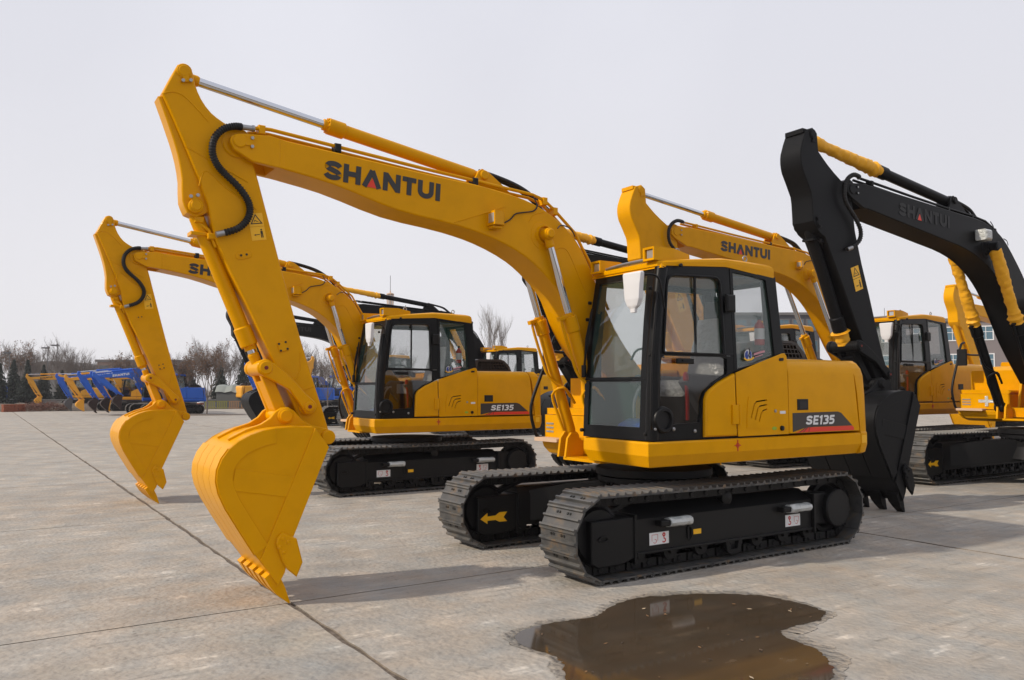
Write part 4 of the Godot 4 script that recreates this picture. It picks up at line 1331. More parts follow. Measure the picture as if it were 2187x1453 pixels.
		var wl := part(boom, "work_lamp", sz + "wlamp", mat, func(b: MB):
			b.loft([[lp + Vector3(-0.07, -0.06, 0.0), lp + Vector3(-0.07, 0.07, 0.0), lp + Vector3(-0.07, 0.07, 0.14), lp + Vector3(-0.07, -0.06, 0.14)], [lp + Vector3(0.05, -0.06, 0.0), lp + Vector3(0.05, 0.075, 0.0), lp + Vector3(0.05, 0.075, 0.10), lp + Vector3(0.05, -0.05, 0.10)], [lp + Vector3(0.09, -0.05, 0.0), lp + Vector3(0.09, 0.07, 0.0), lp + Vector3(0.09, 0.07, 0.05), lp + Vector3(0.09, -0.05, 0.05)]])
			b.box(lp + Vector3(-0.01, -0.075, 0.05), Vector3(0.10, 0.02, 0.08), 0.0)
		)
		if look.wrapped:
			part(wl, "plastic_wrap", sz + "wwrap", mats.wrap_clear, func(b: MB): b.box(lp + Vector3(-0.02, 0.0, 0.10), Vector3(0.20, 0.17, 0.20), 0.03))
		else:
			part(wl, "lens", sz + "wlens", mats.lens, func(b: MB): b.box(lp + Vector3(-0.072, 0.005, 0.078), Vector3(0.01, 0.085, 0.09), 0.004))
		part(boom, "grease_hose", sz + "wire2", mats.rubber, func(b: MB): b.tube(smooth_path([lp + Vector3(0.66, -0.02, 0.12), lp + Vector3(0.78, 0.04, 0.02), lp + Vector3(0.90, 0.02, 0.01), lp + Vector3(0.96, -0.05, 0.0)]), 0.006, 6))
		part(boom, "lamp_cable", sz + "wire", mats.rubber, func(b: MB):
			b.tube(smooth_path([lp + Vector3(0.09, -0.02, 0.03), lp + Vector3(0.18, 0.03, 0.012), lp + Vector3(0.24, 0.09, 0.012), lp + Vector3(0.33, 0.115, 0.012), lp + Vector3(0.45, 0.145, 0.012), lp + Vector3(0.50, 0.21, 0.0), lp + Vector3(0.47, 0.30, -0.03)]), 0.007, 6)
		)
		var kb := part(boom, "keeper_bolt", sz + "kb1", mats.steel, func(b: MB): keeper_bolts(b, pt(k, "tip").x, pt(k, "tip").y, bw + 0.003, 0.055 * big, 0.0))
		kb.transform = Transform3D.IDENTITY
	# ---- arm
	var arm := part(parent, "arm", sz + "arm", mat, func(b: MB):
		b.prism(smooth_poly(pts(k.arm), 2), -aw, aw, 0.012, 30.0)
		if k.lug.size() > 0:
			b.prism(smooth_poly(pts(k.lug), 2), -0.085, 0.085, 0.010, 40.0)
		var c := pt(k, "cyl")
		b.pin(c.x, c.y, -aw - 0.02, aw + 0.012, 0.055 * big, 18)
		var h := pt(k, "head")
		b.pin(h.x, h.y, -aw - 0.015, aw + 0.012, 0.058 * big, 18)
		pin_cover(b, h.x, h.y, aw + 0.006, 0.046 * big, -1.35)
		pin_cover(b, c.x, c.y, aw + 0.010, 0.042 * big, 1.85)
		var al := pt(k, "armlink")
		b.pin(al.x, al.y, -aw - 0.03, aw + 0.03, 0.07 * big, 18)
		var hg := pt(k, "hinge")
		b.pin(hg.x, hg.y, -aw - 0.10, aw + 0.10, 0.058 * big, 18)
		var tt := pt(k, "tip")
		b.pin(tt.x, tt.y, -aw - 0.015, aw + 0.015, 0.12 * big, 24)
		if sz == "B":
			b.box(Vector3(h.x - 0.12, h.y + 0.03, 0), Vector3(0.10, 0.06, aw * 2 - 0.04), 0.01)
	)
	arm.transform = xa
	if sz == "A" and lod == 0:
		var seams := [[Vector3(-4.77, 3.86, aw), Vector3(-4.70, 3.885, aw), Vector3(-4.62, 3.865, aw), Vector3(-4.50, 3.76, aw), Vector3(-4.44, 3.70, aw)], [Vector3(-4.60, 3.48, aw), Vector3(-4.13, 3.27, aw)], [Vector3(-4.50, 3.19, aw), Vector3(-4.47, 3.30, aw), Vector3(-4.42, 3.30, aw), Vector3(-4.30, 3.20, aw), Vector3(-4.06, 3.06, aw)], [Vector3(-3.90, 1.84, aw), Vector3(-3.78, 1.72, aw), Vector3(-3.72, 1.72, aw), Vector3(-3.69, 1.78, aw), Vector3(-3.685, 1.93, aw)], [Vector3(-3.72, 1.60, aw), Vector3(-3.575, 1.655, aw)]]
		for i in seams.size():
			part(arm, "weld_seam", "Aaweld%d" % i, mat, func(b: MB): b.tube(smooth_path(seams[i], 4), 0.006, 6))
		part(arm, "mount_pad", "Apad", mat, func(b: MB):
			b.xf = Transform3D(Basis(Vector3.BACK, 0.30), Vector3(-3.83, 1.975, aw))
			b.box(Vector3(0, 0, 0.004), Vector3(0.082, 0.082, 0.016), 0.005)
			b.xf = Transform3D(Basis(Vector3.BACK, 0.25), Vector3(-4.155, 2.685, aw))
			b.prism(arc(-0.03, 0, 0.035, 0.032, 90, 270, 8) + arc(0.03, 0, 0.035, 0.032, -90, 90, 8), -0.004, 0.008, 0.003)
			b.box(Vector3(0, 0, 0.009), Vector3(0.07, 0.032, 0.006))
		)
		for e in [[-0.028, -0.028, 0], [0.028, -0.028, 0], [-0.028, 0.028, 0], [0.028, 0.028, 0], [-0.022, 0.0, 1], [0.022, 0.0, 1]]:  # small dark discs standing in for the bolt holes of the pads
			part(arm, "pad_disc", "Adisc%d%d%d" % [int(e[0] * 1000), int(e[1] * 1000), e[2]], mats.rubber, func(b: MB):
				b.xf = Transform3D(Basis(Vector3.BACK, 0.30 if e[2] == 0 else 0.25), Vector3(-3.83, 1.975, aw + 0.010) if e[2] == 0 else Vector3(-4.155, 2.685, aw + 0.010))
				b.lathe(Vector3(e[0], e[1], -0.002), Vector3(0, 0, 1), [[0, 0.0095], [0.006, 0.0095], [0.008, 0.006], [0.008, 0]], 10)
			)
		part(arm, "keeper_bolt", "Akb2", mats.steel, func(b: MB):
			keeper_bolts(b, pt(k, "head").x, pt(k, "head").y, aw + 0.012, 0.046, -1.35)
			keeper_bolts(b, pt(k, "cyl").x, pt(k, "cyl").y, aw + 0.014, 0.042, 1.85)
		)
	if lod == 0:
		if sz == "A":
			decal_warning(arm, Vector3(-4.055, 2.925, aw + 0.002), 0.19, 1.0, "A")
		else:
			decal_warning(arm, Vector3(-5.44, 3.16, aw + 0.002), 0.32, 1.55, "B")
		part(arm, "curled_hose", sz + "chose%d" % int(pose[1] * 1000), mats.rubber, func(b: MB):
			var p := [Vector3(-4.20, 3.690, 0.17), Vector3(-4.26, 3.682, 0.18), Vector3(-4.343, 3.645, 0.18), Vector3(-4.408, 3.56, 0.18), Vector3(-4.420, 3.455, 0.175), Vector3(-4.385, 3.367, 0.17), Vector3(-4.326, 3.305, 0.165), Vector3(-4.217, 3.215, 0.16), Vector3(-4.146, 3.125, 0.16), Vector3(-4.122, 3.045, 0.16), Vector3(-4.143, 2.96, 0.16), Vector3(-4.211, 2.885, 0.16), Vector3(-4.316, 2.838, 0.16)]
			if sz == "B":
				p = [Vector3(-5.42, 4.56, 0.24), Vector3(-5.58, 4.56, 0.26), Vector3(-5.72, 4.48, 0.26), Vector3(-5.78, 4.34, 0.25), Vector3(-5.74, 4.16, 0.24), Vector3(-5.55, 3.98, 0.24), Vector3(-5.43, 3.82, 0.24), Vector3(-5.44, 3.68, 0.23), Vector3(-5.60, 3.56, 0.22)]
			var q := smooth_path(p, 5)
			b.tube(q, 0.024 * sqrt(big), 10)
			# spiral guard
			for i in range(1, q.size() - 1, 1):
				var d: Vector3 = (q[i + 1] - q[i - 1]).normalized()
				b.lathe(q[i] - d * 0.006, d, [[0, 0.024 * sqrt(big)], [0.003, 0.0295 * sqrt(big)], [0.009, 0.0295 * sqrt(big)], [0.012, 0.024 * sqrt(big)]], 10)
		)
		part(arm, "hose_fitting", sz + "fit", mats.steel, func(b: MB):
			if sz == "A":
				b.rod(Vector3(-4.20, 3.690, 0.17), Vector3(-4.12, 3.695, 0.16), 0.022, 10)
				b.rod(Vector3(-4.12, 3.695, 0.16), Vector3(-4.10, 3.697, 0.16), 0.027, 6)
				b.rod(Vector3(-4.316, 2.838, 0.16), Vector3(-4.375, 2.818, 0.16), 0.025, 10)
			else:
				b.rod(Vector3(-5.42, 4.56, 0.24), Vector3(-5.32, 4.575, 0.16), 0.026, 10)
				b.rod(Vector3(-5.60, 3.56, 0.22), Vector3(-5.68, 3.53, 0.20), 0.030, 10)
		)
	# ---- bucket, built on the small machine and enlarged for the other
	var hinge := pt(k, "hinge")
	var kx := Transform3D(Basis.from_scale(Vector3(big, big, big * 1.24)), Vector3(hinge.x, hinge.y, 0)) * Transform3D(Basis.IDENTITY, Vector3(3.47, -1.242, 0))
	if sz == "A":
		kx = Transform3D.IDENTITY
	var bm: Material = look.bucket
	var shell := [V2(-3.66, 1.335), V2(-3.80, 1.345), V2(-3.965, 1.335), V2(-4.06, 1.32), V2(-4.15, 1.29), V2(-4.237, 1.245), V2(-4.305, 1.19), V2(-4.355, 1.12), V2(-4.385, 1.04), V2(-4.390, 0.96), V2(-4.37, 0.87), V2(-4.32, 0.76), V2(-4.23, 0.61), V2(-4.10, 0.40), V2(-3.955, 0.205)]
	var hw := 0.40
	var bucket := part(parent, "bucket", sz + "bucket", bm, func(b: MB):
		b.xf = kx
		var t := 0.022
		var inner := []
		for i in shell.size():
			var a: Vector2 = shell[max(i - 1, 0)]
			var c: Vector2 = shell[min(i + 1, shell.size() - 1)]
			var d := (c - a).normalized()
			inner.append(shell[i] + Vector2(-d.y, d.x) * t)
		for i in shell.size() - 1:
			pass
		var loop := shell.duplicate()
		var back := inner.duplicate()
		back.reverse()
		b.prism(loop + back, -hw + 0.002, hw - 0.002, 0.0, 40.0)
		# side plates with a step along the lip
		var side := [V2(-3.66, 1.335), V2(-3.535, 1.175)] + [V2(-3.815, 0.49), V2(-3.885, 0.275), V2(-3.945, 0.20)]
		var rim := shell.slice(1)
		rim.reverse()
		var out := side + rim
		for s in [-1, 1]:
			var z0: float = hw - 0.024 if s > 0 else -hw
			b.prism(out, z0, z0 + 0.024, 0.003, 30.0)
			# lip bar, rim band and two ribs standing proud
			var z1: float = hw - 0.002 if s > 0 else -hw - 0.014
			b.prism([V2(-3.655, 1.330), V2(-3.540, 1.178), V2(-3.82, 0.49), V2(-3.875, 0.245), V2(-3.925, 0.155), V2(-3.95, 0.19), V2(-4.06, 0.36)], z1, z1 + 0.016, 0.003, 10.0)
			var band := shell.slice(2, 14)
			var inn := MB.inset(out, 0.105)
			var ib := []
			for i in band.size():
				var a: Vector2 = shell[i + 1]
				var c: Vector2 = shell[i + 3] if i + 3 < shell.size() else shell[14]
				var d := (c - a).normalized()
				ib.append(band[i] + Vector2(-d.y, d.x) * 0.115)
			ib.reverse()
			b.prism(band + ib, z1 + (0.0005 if s > 0 else 0.0005), z1 + 0.0125, 0.002, 40.0)
		# lugs
		for z in [-0.165, 0.165]:
			b.prism([V2(-3.50, 1.19), V2(-3.43, 1.235), V2(-3.43, 1.29), V2(-3.49, 1.315), V2(-3.60, 1.34), V2(-3.68, 1.385), V2(-3.75, 1.46), V2(-3.80, 1.49), V2(-3.85, 1.487), V2(-3.90, 1.455), V2(-3.94, 1.405), V2(-4.01, 1.36), V2(-4.12, 1.325), V2(-4.26, 1.255), V2(-4.24, 1.22), V2(-3.9, 1.32), V2(-3.62, 1.30)], z - 0.022, z + 0.022, 0.006, 40.0)
		b.pin(-3.82, 1.42, -0.215, 0.215, 0.052, 20)
		b.pin(-3.82, 1.42, -0.20, 0.20, 0.066, 20)
		b.pin(-3.47, 1.242, -0.215, 0.215, 0.055, 20)
		# torsion tube and cutting edge
		b.box(Vector3(-3.72, 1.31, 0), Vector3(0.12, 0.06, hw * 2 - 0.06), 0.01)
		b.prism([V2(-4.02, 0.30), V2(-3.99, 0.32), V2(-3.90, 0.20), V2(-3.915, 0.155), V2(-3.945, 0.175)], -hw, hw, 0.0)
	)
	bucket.transform = xk
	if lod == 0:
		# wear plates on the back of the shell
		for s in 4:
			part(bucket, "wear_plate", sz + "wear%d" % s, bm, func(b: MB):
				b.xf = kx
				var cut := shell.slice(6, 14)
				var outw := []
				for i in cut.size():
					var a: Vector2 = shell[i + 5]
					var c: Vector2 = shell[min(i + 7, 14)]
					var d := (c - a).normalized()
					outw.append(cut[i] - Vector2(-d.y, d.x) * 0.010)
				outw.reverse()
				var z0: float = [-0.395, -0.19, 0.012, 0.215][s]
				b.prism(cut + outw, z0, z0 + [0.195, 0.195, 0.195, 0.18][s], 0.0, 40.0)
			)
	for i in 5:
		var z := lerpf(-hw + 0.055, hw - 0.055, i / 4.0)
		var tooth := part(bucket, "tooth", sz + "tooth%d" % i, bm, func(b: MB):
			b.xf = kx
			var rings := []
			for e in [[V2(-3.985, 0.245), 0.052, 0.046], [V2(-3.935, 0.165), 0.050, 0.048], [V2(-3.895, 0.105), 0.040, 0.040], [V2(-3.825, 0.004), 0.030, 0.006]]:
				var c: Vector2 = e[0]
				var d := V2(0.80, 0.60)
				var w: float = e[1]
				var h: float = e[2]
				rings.append([Vector3(c.x - d.x * h, c.y - d.y * h, z - w), Vector3(c.x + d.x * h, c.y + d.y * h, z - w), Vector3(c.x + d.x * h, c.y + d.y * h, z + w), Vector3(c.x - d.x * h, c.y - d.y * h, z + w)])
			b.loft(rings, true, 20.0)
		)
		if lod == 0:
			part(tooth, "tooth_pin", sz + "tpin%d" % i, bm, func(b: MB):
				b.xf = kx
				b.pin(-3.925, 0.155, z - 0.056, z + 0.056, 0.014, 10)
			)
	if lod == 0:
		for s in [-1, 1]:
			var cut := part(bucket, "side_cutter", sz + "cutter%d" % s, bm, func(b: MB):
				b.xf = kx
				var z0: float = hw + 0.013 if s > 0 else -hw - 0.043
				b.prism([V2(-3.953, 0.47), V2(-3.945, 0.515), V2(-3.905, 0.553), V2(-3.795, 0.495), V2(-3.745, 0.31), V2(-3.79, 0.205), V2(-3.865, 0.27), V2(-3.90, 0.33)], z0, z0 + 0.03, 0.012, 10.0)
			)
			part(cut, "bolt", sz + "cbolt%d" % s, bm, func(b: MB):
				b.xf = kx
				for e in [[-3.905, 0.505], [-3.925, 0.445], [-3.865, 0.475], [-3.895, 0.405]]:
					b.lathe(Vector3(e[0], e[1], (hw + 0.035) * s), Vector3(0, 0, s), [[0, 0.017], [0.012, 0.016], [0.018, 0.009], [0.018, 0]], 8)
			)
		for s in [-1, 1]:
			part(bucket, "stiffener", sz + "stiff%d" % s, bm, func(b: MB):
				b.xf = kx
				b.bar(Vector3(-4.27, 0.965, (hw + 0.001) * s), Vector3(-3.70, 0.86, (hw + 0.001) * s), 0.012, 0.16, 0.003)
			)
	# ---- linkage
	var p1 := tp(xa, pt(k, "armlink"))
	var ear := tp(xk, pt(k, "ear") if sz == "B" else pt(k, "ear"))
	var l1 := (pt(k, "armlink") - pt(k, "link")).length() * sc
	var l2 := (pt(k, "ear") - pt(k, "link")).length() * sc
	var dd := (ear - p1)
	var dist := dd.length()
	var a0 := (l1 * l1 - l2 * l2 + dist * dist) / (2.0 * dist)
	var hh := sqrt(maxf(0.0, l1 * l1 - a0 * a0))
	var e1 := dd / dist
	var la := p1 + e1 * a0 + Vector2(-e1.y, e1.x) * hh
	var lb := p1 + e1 * a0 - Vector2(-e1.y, e1.x) * hh
	var was := tp(xa, pt(k, "link"))
	var lk := la if (la - was).length() < (lb - was).length() else lb
	var side_link := func(b: MB):
		var u := (p1 - lk)
		var len_u := u.length()
		var d := u / len_u
		var nn := Vector2(-d.y, d.x)
		for s in [-1, 1]:
			var z: float = (aw + 0.045) * s
			var r := 0.068 * big
			var poly := []
			for i in 9:
				var a := deg_to_rad(lerpf(100, 260, i / 8.0))
				poly.append(lk + d * cos(a) * r + nn * sin(a) * r)
			poly.append(lk + d * len_u * 0.28 - nn * r * 0.75 + nn * 0.02)
			poly.append(lk + d * len_u * 0.55 - nn * r * 0.5 + nn * 0.03)
			poly.append(lk + d * len_u * 0.8 - nn * r * 0.6 + nn * 0.012)
			for i in 9:
				var a := deg_to_rad(lerpf(-80, 80, i / 8.0))
				poly.append(p1 + d * cos(a) * r * 0.9 + nn * sin(a) * r * 0.9)
			poly.append(lk + d * len_u * 0.8 + nn * r * 0.62 + nn * 0.02)
			poly.append(lk + d * len_u * 0.55 + nn * r * 0.5 + nn * 0.042)
			poly.append(lk + d * len_u * 0.28 + nn * r * 0.75 + nn * 0.03)
			b.prism(poly, z - 0.03, z + 0.03, 0.010, 40.0)
			b.pin(lk.x, lk.y, z - 0.045, z + 0.045, r * 0.8, 18)
			b.pin(p1.x, p1.y, z - 0.045, z + 0.045, r * 0.62, 18)
	var linkp := part(parent, "side_link", "", mat, side_link)
	if lod == 0:
		part(linkp, "grease_cap", "", mats.rust, func(b: MB):
			for q in [lk, p1]:
				b.prism(circle(q.x, q.y, 0.016, 10), aw + 0.085, aw + 0.094)
		)
	part(parent, "bucket_link", "", mat, func(b: MB):
		var u := (ear - lk)
		var d := u.normalized()
		var nn := Vector2(-d.y, d.x)
		b.pin(lk.x, lk.y, -aw - 0.02, aw + 0.02, 0.062 * big, 18)
		b.pin(ear.x, ear.y, -0.135, 0.135, 0.058 * big, 18)
		var w := 0.042 * big
		for z in [-0.105, 0.105]:
			b.prism([lk - nn * w, lk + u - nn * w * 1.1, lk + u + nn * w * 1.1, lk + nn * w], z - 0.028, z + 0.028, 0.008, 10.0)
		b.prism([lk + u * 0.25 - nn * w * 0.9, lk + u - nn * w * 0.9, lk + u + nn * w * 0.2, lk + u * 0.25 + nn * w * 0.2], -0.09, 0.09, 0.006, 10.0)
	)
	# ---- cylinders
	var wr: float = 1.0 if look.wrapped else 0.0
	var cy := tp(xa, pt(k, "cyl"))
	var bc := ram(parent, "bucket_cylinder", Vector3(cy.x, cy.y, 0), Vector3(lk.x, lk.y, 0), k.bar, k.rod, 0.88 if sz == "A" else 0.90, mat, mats.chrome, 1.0 if look.wrapped else 0.0)
	if lod == 0:
		part(bc, "oil_line", "", mat, func(b: MB):
			var a := Vector3(cy.x, cy.y, 0)
			var d := Vector3(lk.x, lk.y, 0) - a
			var w := d.normalized()
			var off := Vector3(0.0, 0.0, k.bar + 0.02)
			var side := Vector3(w.y, -w.x, 0) * -0.03
			b.tube([a + w * 0.14 + off * 0.6, a + w * 0.20 + off + side, a + w * 0.34 + off + side], 0.014, 8)
			b.box(a + w * 0.10, Vector3(0.07, 0.05, k.bar * 2.5), 0.008)
			b.box(a + w * 0.22 + Vector3(-0.03, 0, 0), Vector3(0.16, 0.03, k.bar * 2.4), 0.006)
			b.box(a + w * 0.24 + off * 1.1 + Vector3(0.03, 0.0, 0.0), Vector3(0.06, 0.045, 0.05), 0.006)
		)
	var rr := tp(xb, pt(k, "rear"))
	var hd := tp(xa, pt(k, "head"))
	ram(parent, "stick_cylinder", Vector3(rr.x, rr.y, 0), Vector3(hd.x, hd.y, 0), k.bar, k.rod, 0.575 if sz == "A" else 0.54, mat, mats.chrome, wr)
	var lt := tp(xb, pt(k, "lift"))
	var bs := pt(k, "base")
	for s in [1, -1]:
		var lc := ram(parent, "lift_cylinder", Vector3(bs.x, bs.y, k.liftz * s), Vector3(lt.x, lt.y, k.liftz * s), k.bar, k.rod, 0.625 if sz == "A" else 0.56, mat, mats.chrome, wr)
		if lod == 0:
			part(lc, "oil_line", "", mat, func(b: MB):
				var a := Vector3(bs.x, bs.y, k.liftz * s)
				var d := Vector3(lt.x, lt.y, k.liftz * s) - a
				var w := d.normalized()
				var f := Vector3(-w.y, w.x, 0)
				if f.x > 0:
					f = -f
				var l := d.length()
				var top: float = l * (0.625 if sz == "A" else 0.56)
				b.tube(smooth_path([a + w * (top - 0.06) + f * k.bar * 1.3, a + w * (top - 0.08) + f * (k.bar + 0.05), a + w * top * 0.70 + f * (k.bar + 0.045), a + w * top * 0.52 + f * (k.bar + 0.03) + Vector3(0, 0, 0.02), a + w * top * 0.40 + Vector3(0.03, 0, k.bar + 0.03), a + w * top * 0.30 + Vector3(0.10, -0.02, k.bar + 0.03)], 3), 0.015 * big, 8)
				b.tube(smooth_path([a + w * top * 0.30 + Vector3(0.04, 0.05, k.bar + 0.03), a + w * top * 0.40 + Vector3(-0.02, 0.02, k.bar + 0.05), a + w * top * 0.38 + f * (k.bar + 0.04), a + w * top * 0.2 + f * (k.bar + 0.035), a + w * 0.10 + f * (k.bar + 0.02)], 3), 0.015 * big, 8)
				b.bar(a + w * (top - 0.03) + f * (k.bar + 0.08), a + w * (top - 0.03), 0.06, 0.04, 0.006)
			)

	# the boom stands a little to the right of the middle, clear of the cab
	for i in range(had, machine.get_child_count()):
		var c: Node3D = machine.get_child(i)
		c.transform = Transform3D(Basis.from_scale(Vector3(1.012, 1.012, 1.0)), gear_off) * c.transform

func excavator(k: Dictionary, look: Dictionary, at: Vector3, turn: float, pose: Array, label: String, group: String, lod := 0, big := 1.0) -> Node3D:
	var o := thing("excavator", label, "excavator", at, turn, group)
	if big != 1.0:
		o.scale = Vector3.ONE * big
	undercarriage(o, k, lod)
	up_key = k.size + ("f" if lod > 0 else "")
	up_x = Transform3D.IDENTITY
	if k.size == "B":
		up_x = Transform3D(Basis.from_scale(Vector3(1.10, 1.03, 1.10)), Vector3(0.12, 0.165, 0))
	upper_body(o, look, lod)
	cab(o, look, lod)
	front_gear(o, k, look, pose, lod)
	return o

# ------------------------------------------------------------------ the scene
func make_materials() -> void:
	var y := paint("yellow", Color(0.86, 0.605, 0.0), 0.34)
	y.metallic_specular = 0.15
	y.clearcoat_enabled = true
	y.clearcoat = 0.11
	y.clearcoat_roughness = 0.12
	# faint handling dust and plate waviness
	y.albedo_texture = noise_texture(0.012, [[0.0, Color(0.95, 0.95, 0.95)], [0.5, Color(0.985, 0.985, 0.985)], [1.0, Color(1, 1, 1)]], 512, 5, FastNoiseLite.TYPE_SIMPLEX_SMOOTH, 61)
	y.normal_enabled = true
	y.normal_scale = 0.25
	y.normal_texture = noise_texture(0.008, [], 512, 2, FastNoiseLite.TYPE_SIMPLEX_SMOOTH, 62, true, 1.5)
	y.roughness_texture = noise_texture(0.02, [[0.0, Color(0.8, 0.8, 0.8)], [1.0, Color(1, 1, 1)]], 256, 4, FastNoiseLite.TYPE_SIMPLEX_SMOOTH, 63)
	y.uv1_triplanar = true
	y.uv1_world_triplanar = true
	y.uv1_scale = Vector3(0.5, 0.5, 0.5)
	var yo := paint("yellow_far", Color(0.86, 0.60, 0.02), 0.5)
	yo.clearcoat_enabled = true
	yo.clearcoat = 0.2
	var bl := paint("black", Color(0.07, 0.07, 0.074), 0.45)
	bl.metallic_specular = 0.35
	var bb := paint("boomblack", Color(0.085, 0.087, 0.093), 0.42)
	bb.metallic_specular = 0.22
	var cb := paint("cabblack", Color(0.06, 0.063, 0.068), 0.28)
	cb.metallic_specular = 0.25
	cb.clearcoat_enabled = true
	cb.clearcoat = 0.12
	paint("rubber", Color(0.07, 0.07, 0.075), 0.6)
	paint("grey", Color(0.30, 0.31, 0.33), 0.5)
	var sh := paint("shoe", Color(1, 1, 1), 0.42, 0.35)
	sh.vertex_color_use_as_albedo = true
	sh.albedo_texture = noise_texture(0.02, [[0.0, Color(0.25, 0.25, 0.25)], [0.45, Color(0.34, 0.34, 0.335)], [0.68, Color(0.38, 0.37, 0.355)], [0.82, Color(0.46, 0.40, 0.33)], [1.0, Color(0.48, 0.38, 0.29)]], 256, 4, FastNoiseLite.TYPE_SIMPLEX_SMOOTH, 11)
	sh.uv1_triplanar = true
	sh.uv1_world_triplanar = true
	sh.uv1_scale = Vector3(0.9, 0.9, 0.9)
	paint("steel", Color(0.62, 0.62, 0.62), 0.35, 0.9)
	paint("chrome", Color(0.80, 0.81, 0.83), 0.08, 1.0)
	paint("white", Color(0.86, 0.86, 0.86), 0.5)
	paint("red", Color(0.72, 0.07, 0.06), 0.5)
	paint("rust", Color(0.45, 0.10, 0.03), 0.6)
	paint("sticker", Color(0.93, 0.70, 0.02), 0.45)
	paint("ink", Color(0.07, 0.06, 0.05), 0.5)
	paint("brandink", Color(0.155, 0.15, 0.155), 0.45)
	paint("brandinkdark", Color(0.045, 0.045, 0.05), 0.6)
	paint("decalgrey", Color(0.20, 0.17, 0.155), 0.45)
	paint("decalred", Color(0.86, 0.20, 0.08), 0.45)
	paint("pink", Color(0.75, 0.52, 0.56), 0.5)
	paint("stickerblue", Color(0.12, 0.24, 0.55), 0.5)
	paint("greenlabel", Color(0.55, 0.66, 0.10), 0.5)
	paint("foam", Color(0.80, 0.80, 0.81), 0.75)
	paint("tread", Color(0.78, 0.66, 0.55), 0.7)
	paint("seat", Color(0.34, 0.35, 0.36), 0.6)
	paint("bluefilm", Color(0.09, 0.26, 0.62), 0.35)
	var fa := paint("fabric", Color(0.92, 0.66, 0.05), 0.62)
	fa.rim_enabled = true
	fa.rim = 0.3
	var wc := paint("wrap_clear", Color(0.72, 0.73, 0.72), 0.22)
	wc.normal_enabled = true
	wc.normal_texture = noise_texture(0.03, [], 256, 4, FastNoiseLite.TYPE_SIMPLEX_SMOOTH, 5, true, 6.0)
	wc.uv1_triplanar = true
	wc.uv1_scale = Vector3(1.6, 1.6, 1.6)
	var le := paint("lens", Color(0.72, 0.74, 0.76), 0.12, 0.6)
	le.clearcoat_enabled = true
	var gl := paint("glass", Color(0.27, 0.40, 0.36, 0.14), 0.015)  # greenish pane tint, paled so its colour imitates reflected sky and ground
	gl.transparency = BaseMaterial3D.TRANSPARENCY_ALPHA
	var gd := paint("glass_dark", Color(0.03, 0.035, 0.035, 0.36), 0.015)
	gd.transparency = BaseMaterial3D.TRANSPARENCY_ALPHA

func _ready() -> void:
	# camera
	var cam := Camera3D.new()
	cam.name = "camera"
	cam.fov = 45.56
	cam.near = 0.1
	cam.far = 2500.0
	add_child(cam)
	cam.position = Vector3(-5.85, 1.65, 6.54)
	var look_to := Vector3(0.5486, tan(deg_to_rad(3.49)), -0.8361)
	cam.look_at_from_position(cam.position, cam.position + look_to, Vector3.UP)
	cam.current = true
	# sky and exposure
	var env := Environment.new()
	env.background_mode = Environment.BG_SKY
	var sm := ProceduralSkyMaterial.new()
	sm.sky_top_color = Color(0.85, 0.857, 0.90)
	sm.sky_horizon_color = Color(0.888, 0.882, 0.892)
	sm.sky_curve = 0.25
	sm.ground_bottom_color = Color(0.45, 0.43, 0.41)
	sm.ground_horizon_color = Color(0.80, 0.79, 0.79)
	sm.sun_angle_max = 1.0
	# thin high overcast, hardly lighter in places
	var cloud := FastNoiseLite.new()
	cloud.noise_type = FastNoiseLite.TYPE_SIMPLEX_SMOOTH
	cloud.frequency = 0.006
	cloud.fractal_octaves = 4
	cloud.seed = 12
	var ci := cloud.get_seamless_image(1024, 512)
	ci.convert(Image.FORMAT_L8)
	var cd := ci.get_data()
	var co := PackedByteArray()
	co.resize(1024 * 512 * 4)
	for i in 1024 * 512:
		co[i * 4] = 255
		co[i * 4 + 1] = 255
		co[i * 4 + 2] = 255
		co[i * 4 + 3] = int(clampf((cd[i] / 255.0 - 0.35) * 26.0, 0.0, 16.0))
	sm.sky_cover = ImageTexture.create_from_image(Image.create_from_data(1024, 512, false, Image.FORMAT_RGBA8, co))
	var sky := Sky.new()
	sky.sky_material = sm
	env.sky = sky
	env.tonemap_mode = Environment.TONE_MAPPER_LINEAR
	env.tonemap_exposure = 1.0
	env.background_energy_multiplier = 1.05
	env.sdfgi_enabled = true
	env.ssao_enabled = true
	env.ssil_enabled = true
	env.fog_enabled = true
	env.fog_density = 0.00045
	env.fog_light_color = Color(0.84, 0.83, 0.84)
	var we := WorldEnvironment.new()
	we.name = "world_environment"
	we.environment = env
	add_child(we)
	# sun: hazy, from ahead of the machines
	var sun := DirectionalLight3D.new()
	sun.name = "sun"
	sun.light_energy = 1.12
	sun.light_angular_distance = 1.6
	sun.light_color = Color(1.0, 0.955, 0.89)
	sun.shadow_enabled = true
	add_child(sun)
	var el := deg_to_rad(37.0)
	var az := deg_to_rad(13.0)
	sun.look_at_from_position(Vector3.ZERO, Vector3(cos(el) * cos(az), -sin(el), cos(el) * sin(az)), Vector3.UP)
	make_materials()
	ground()
	machines()
	background()

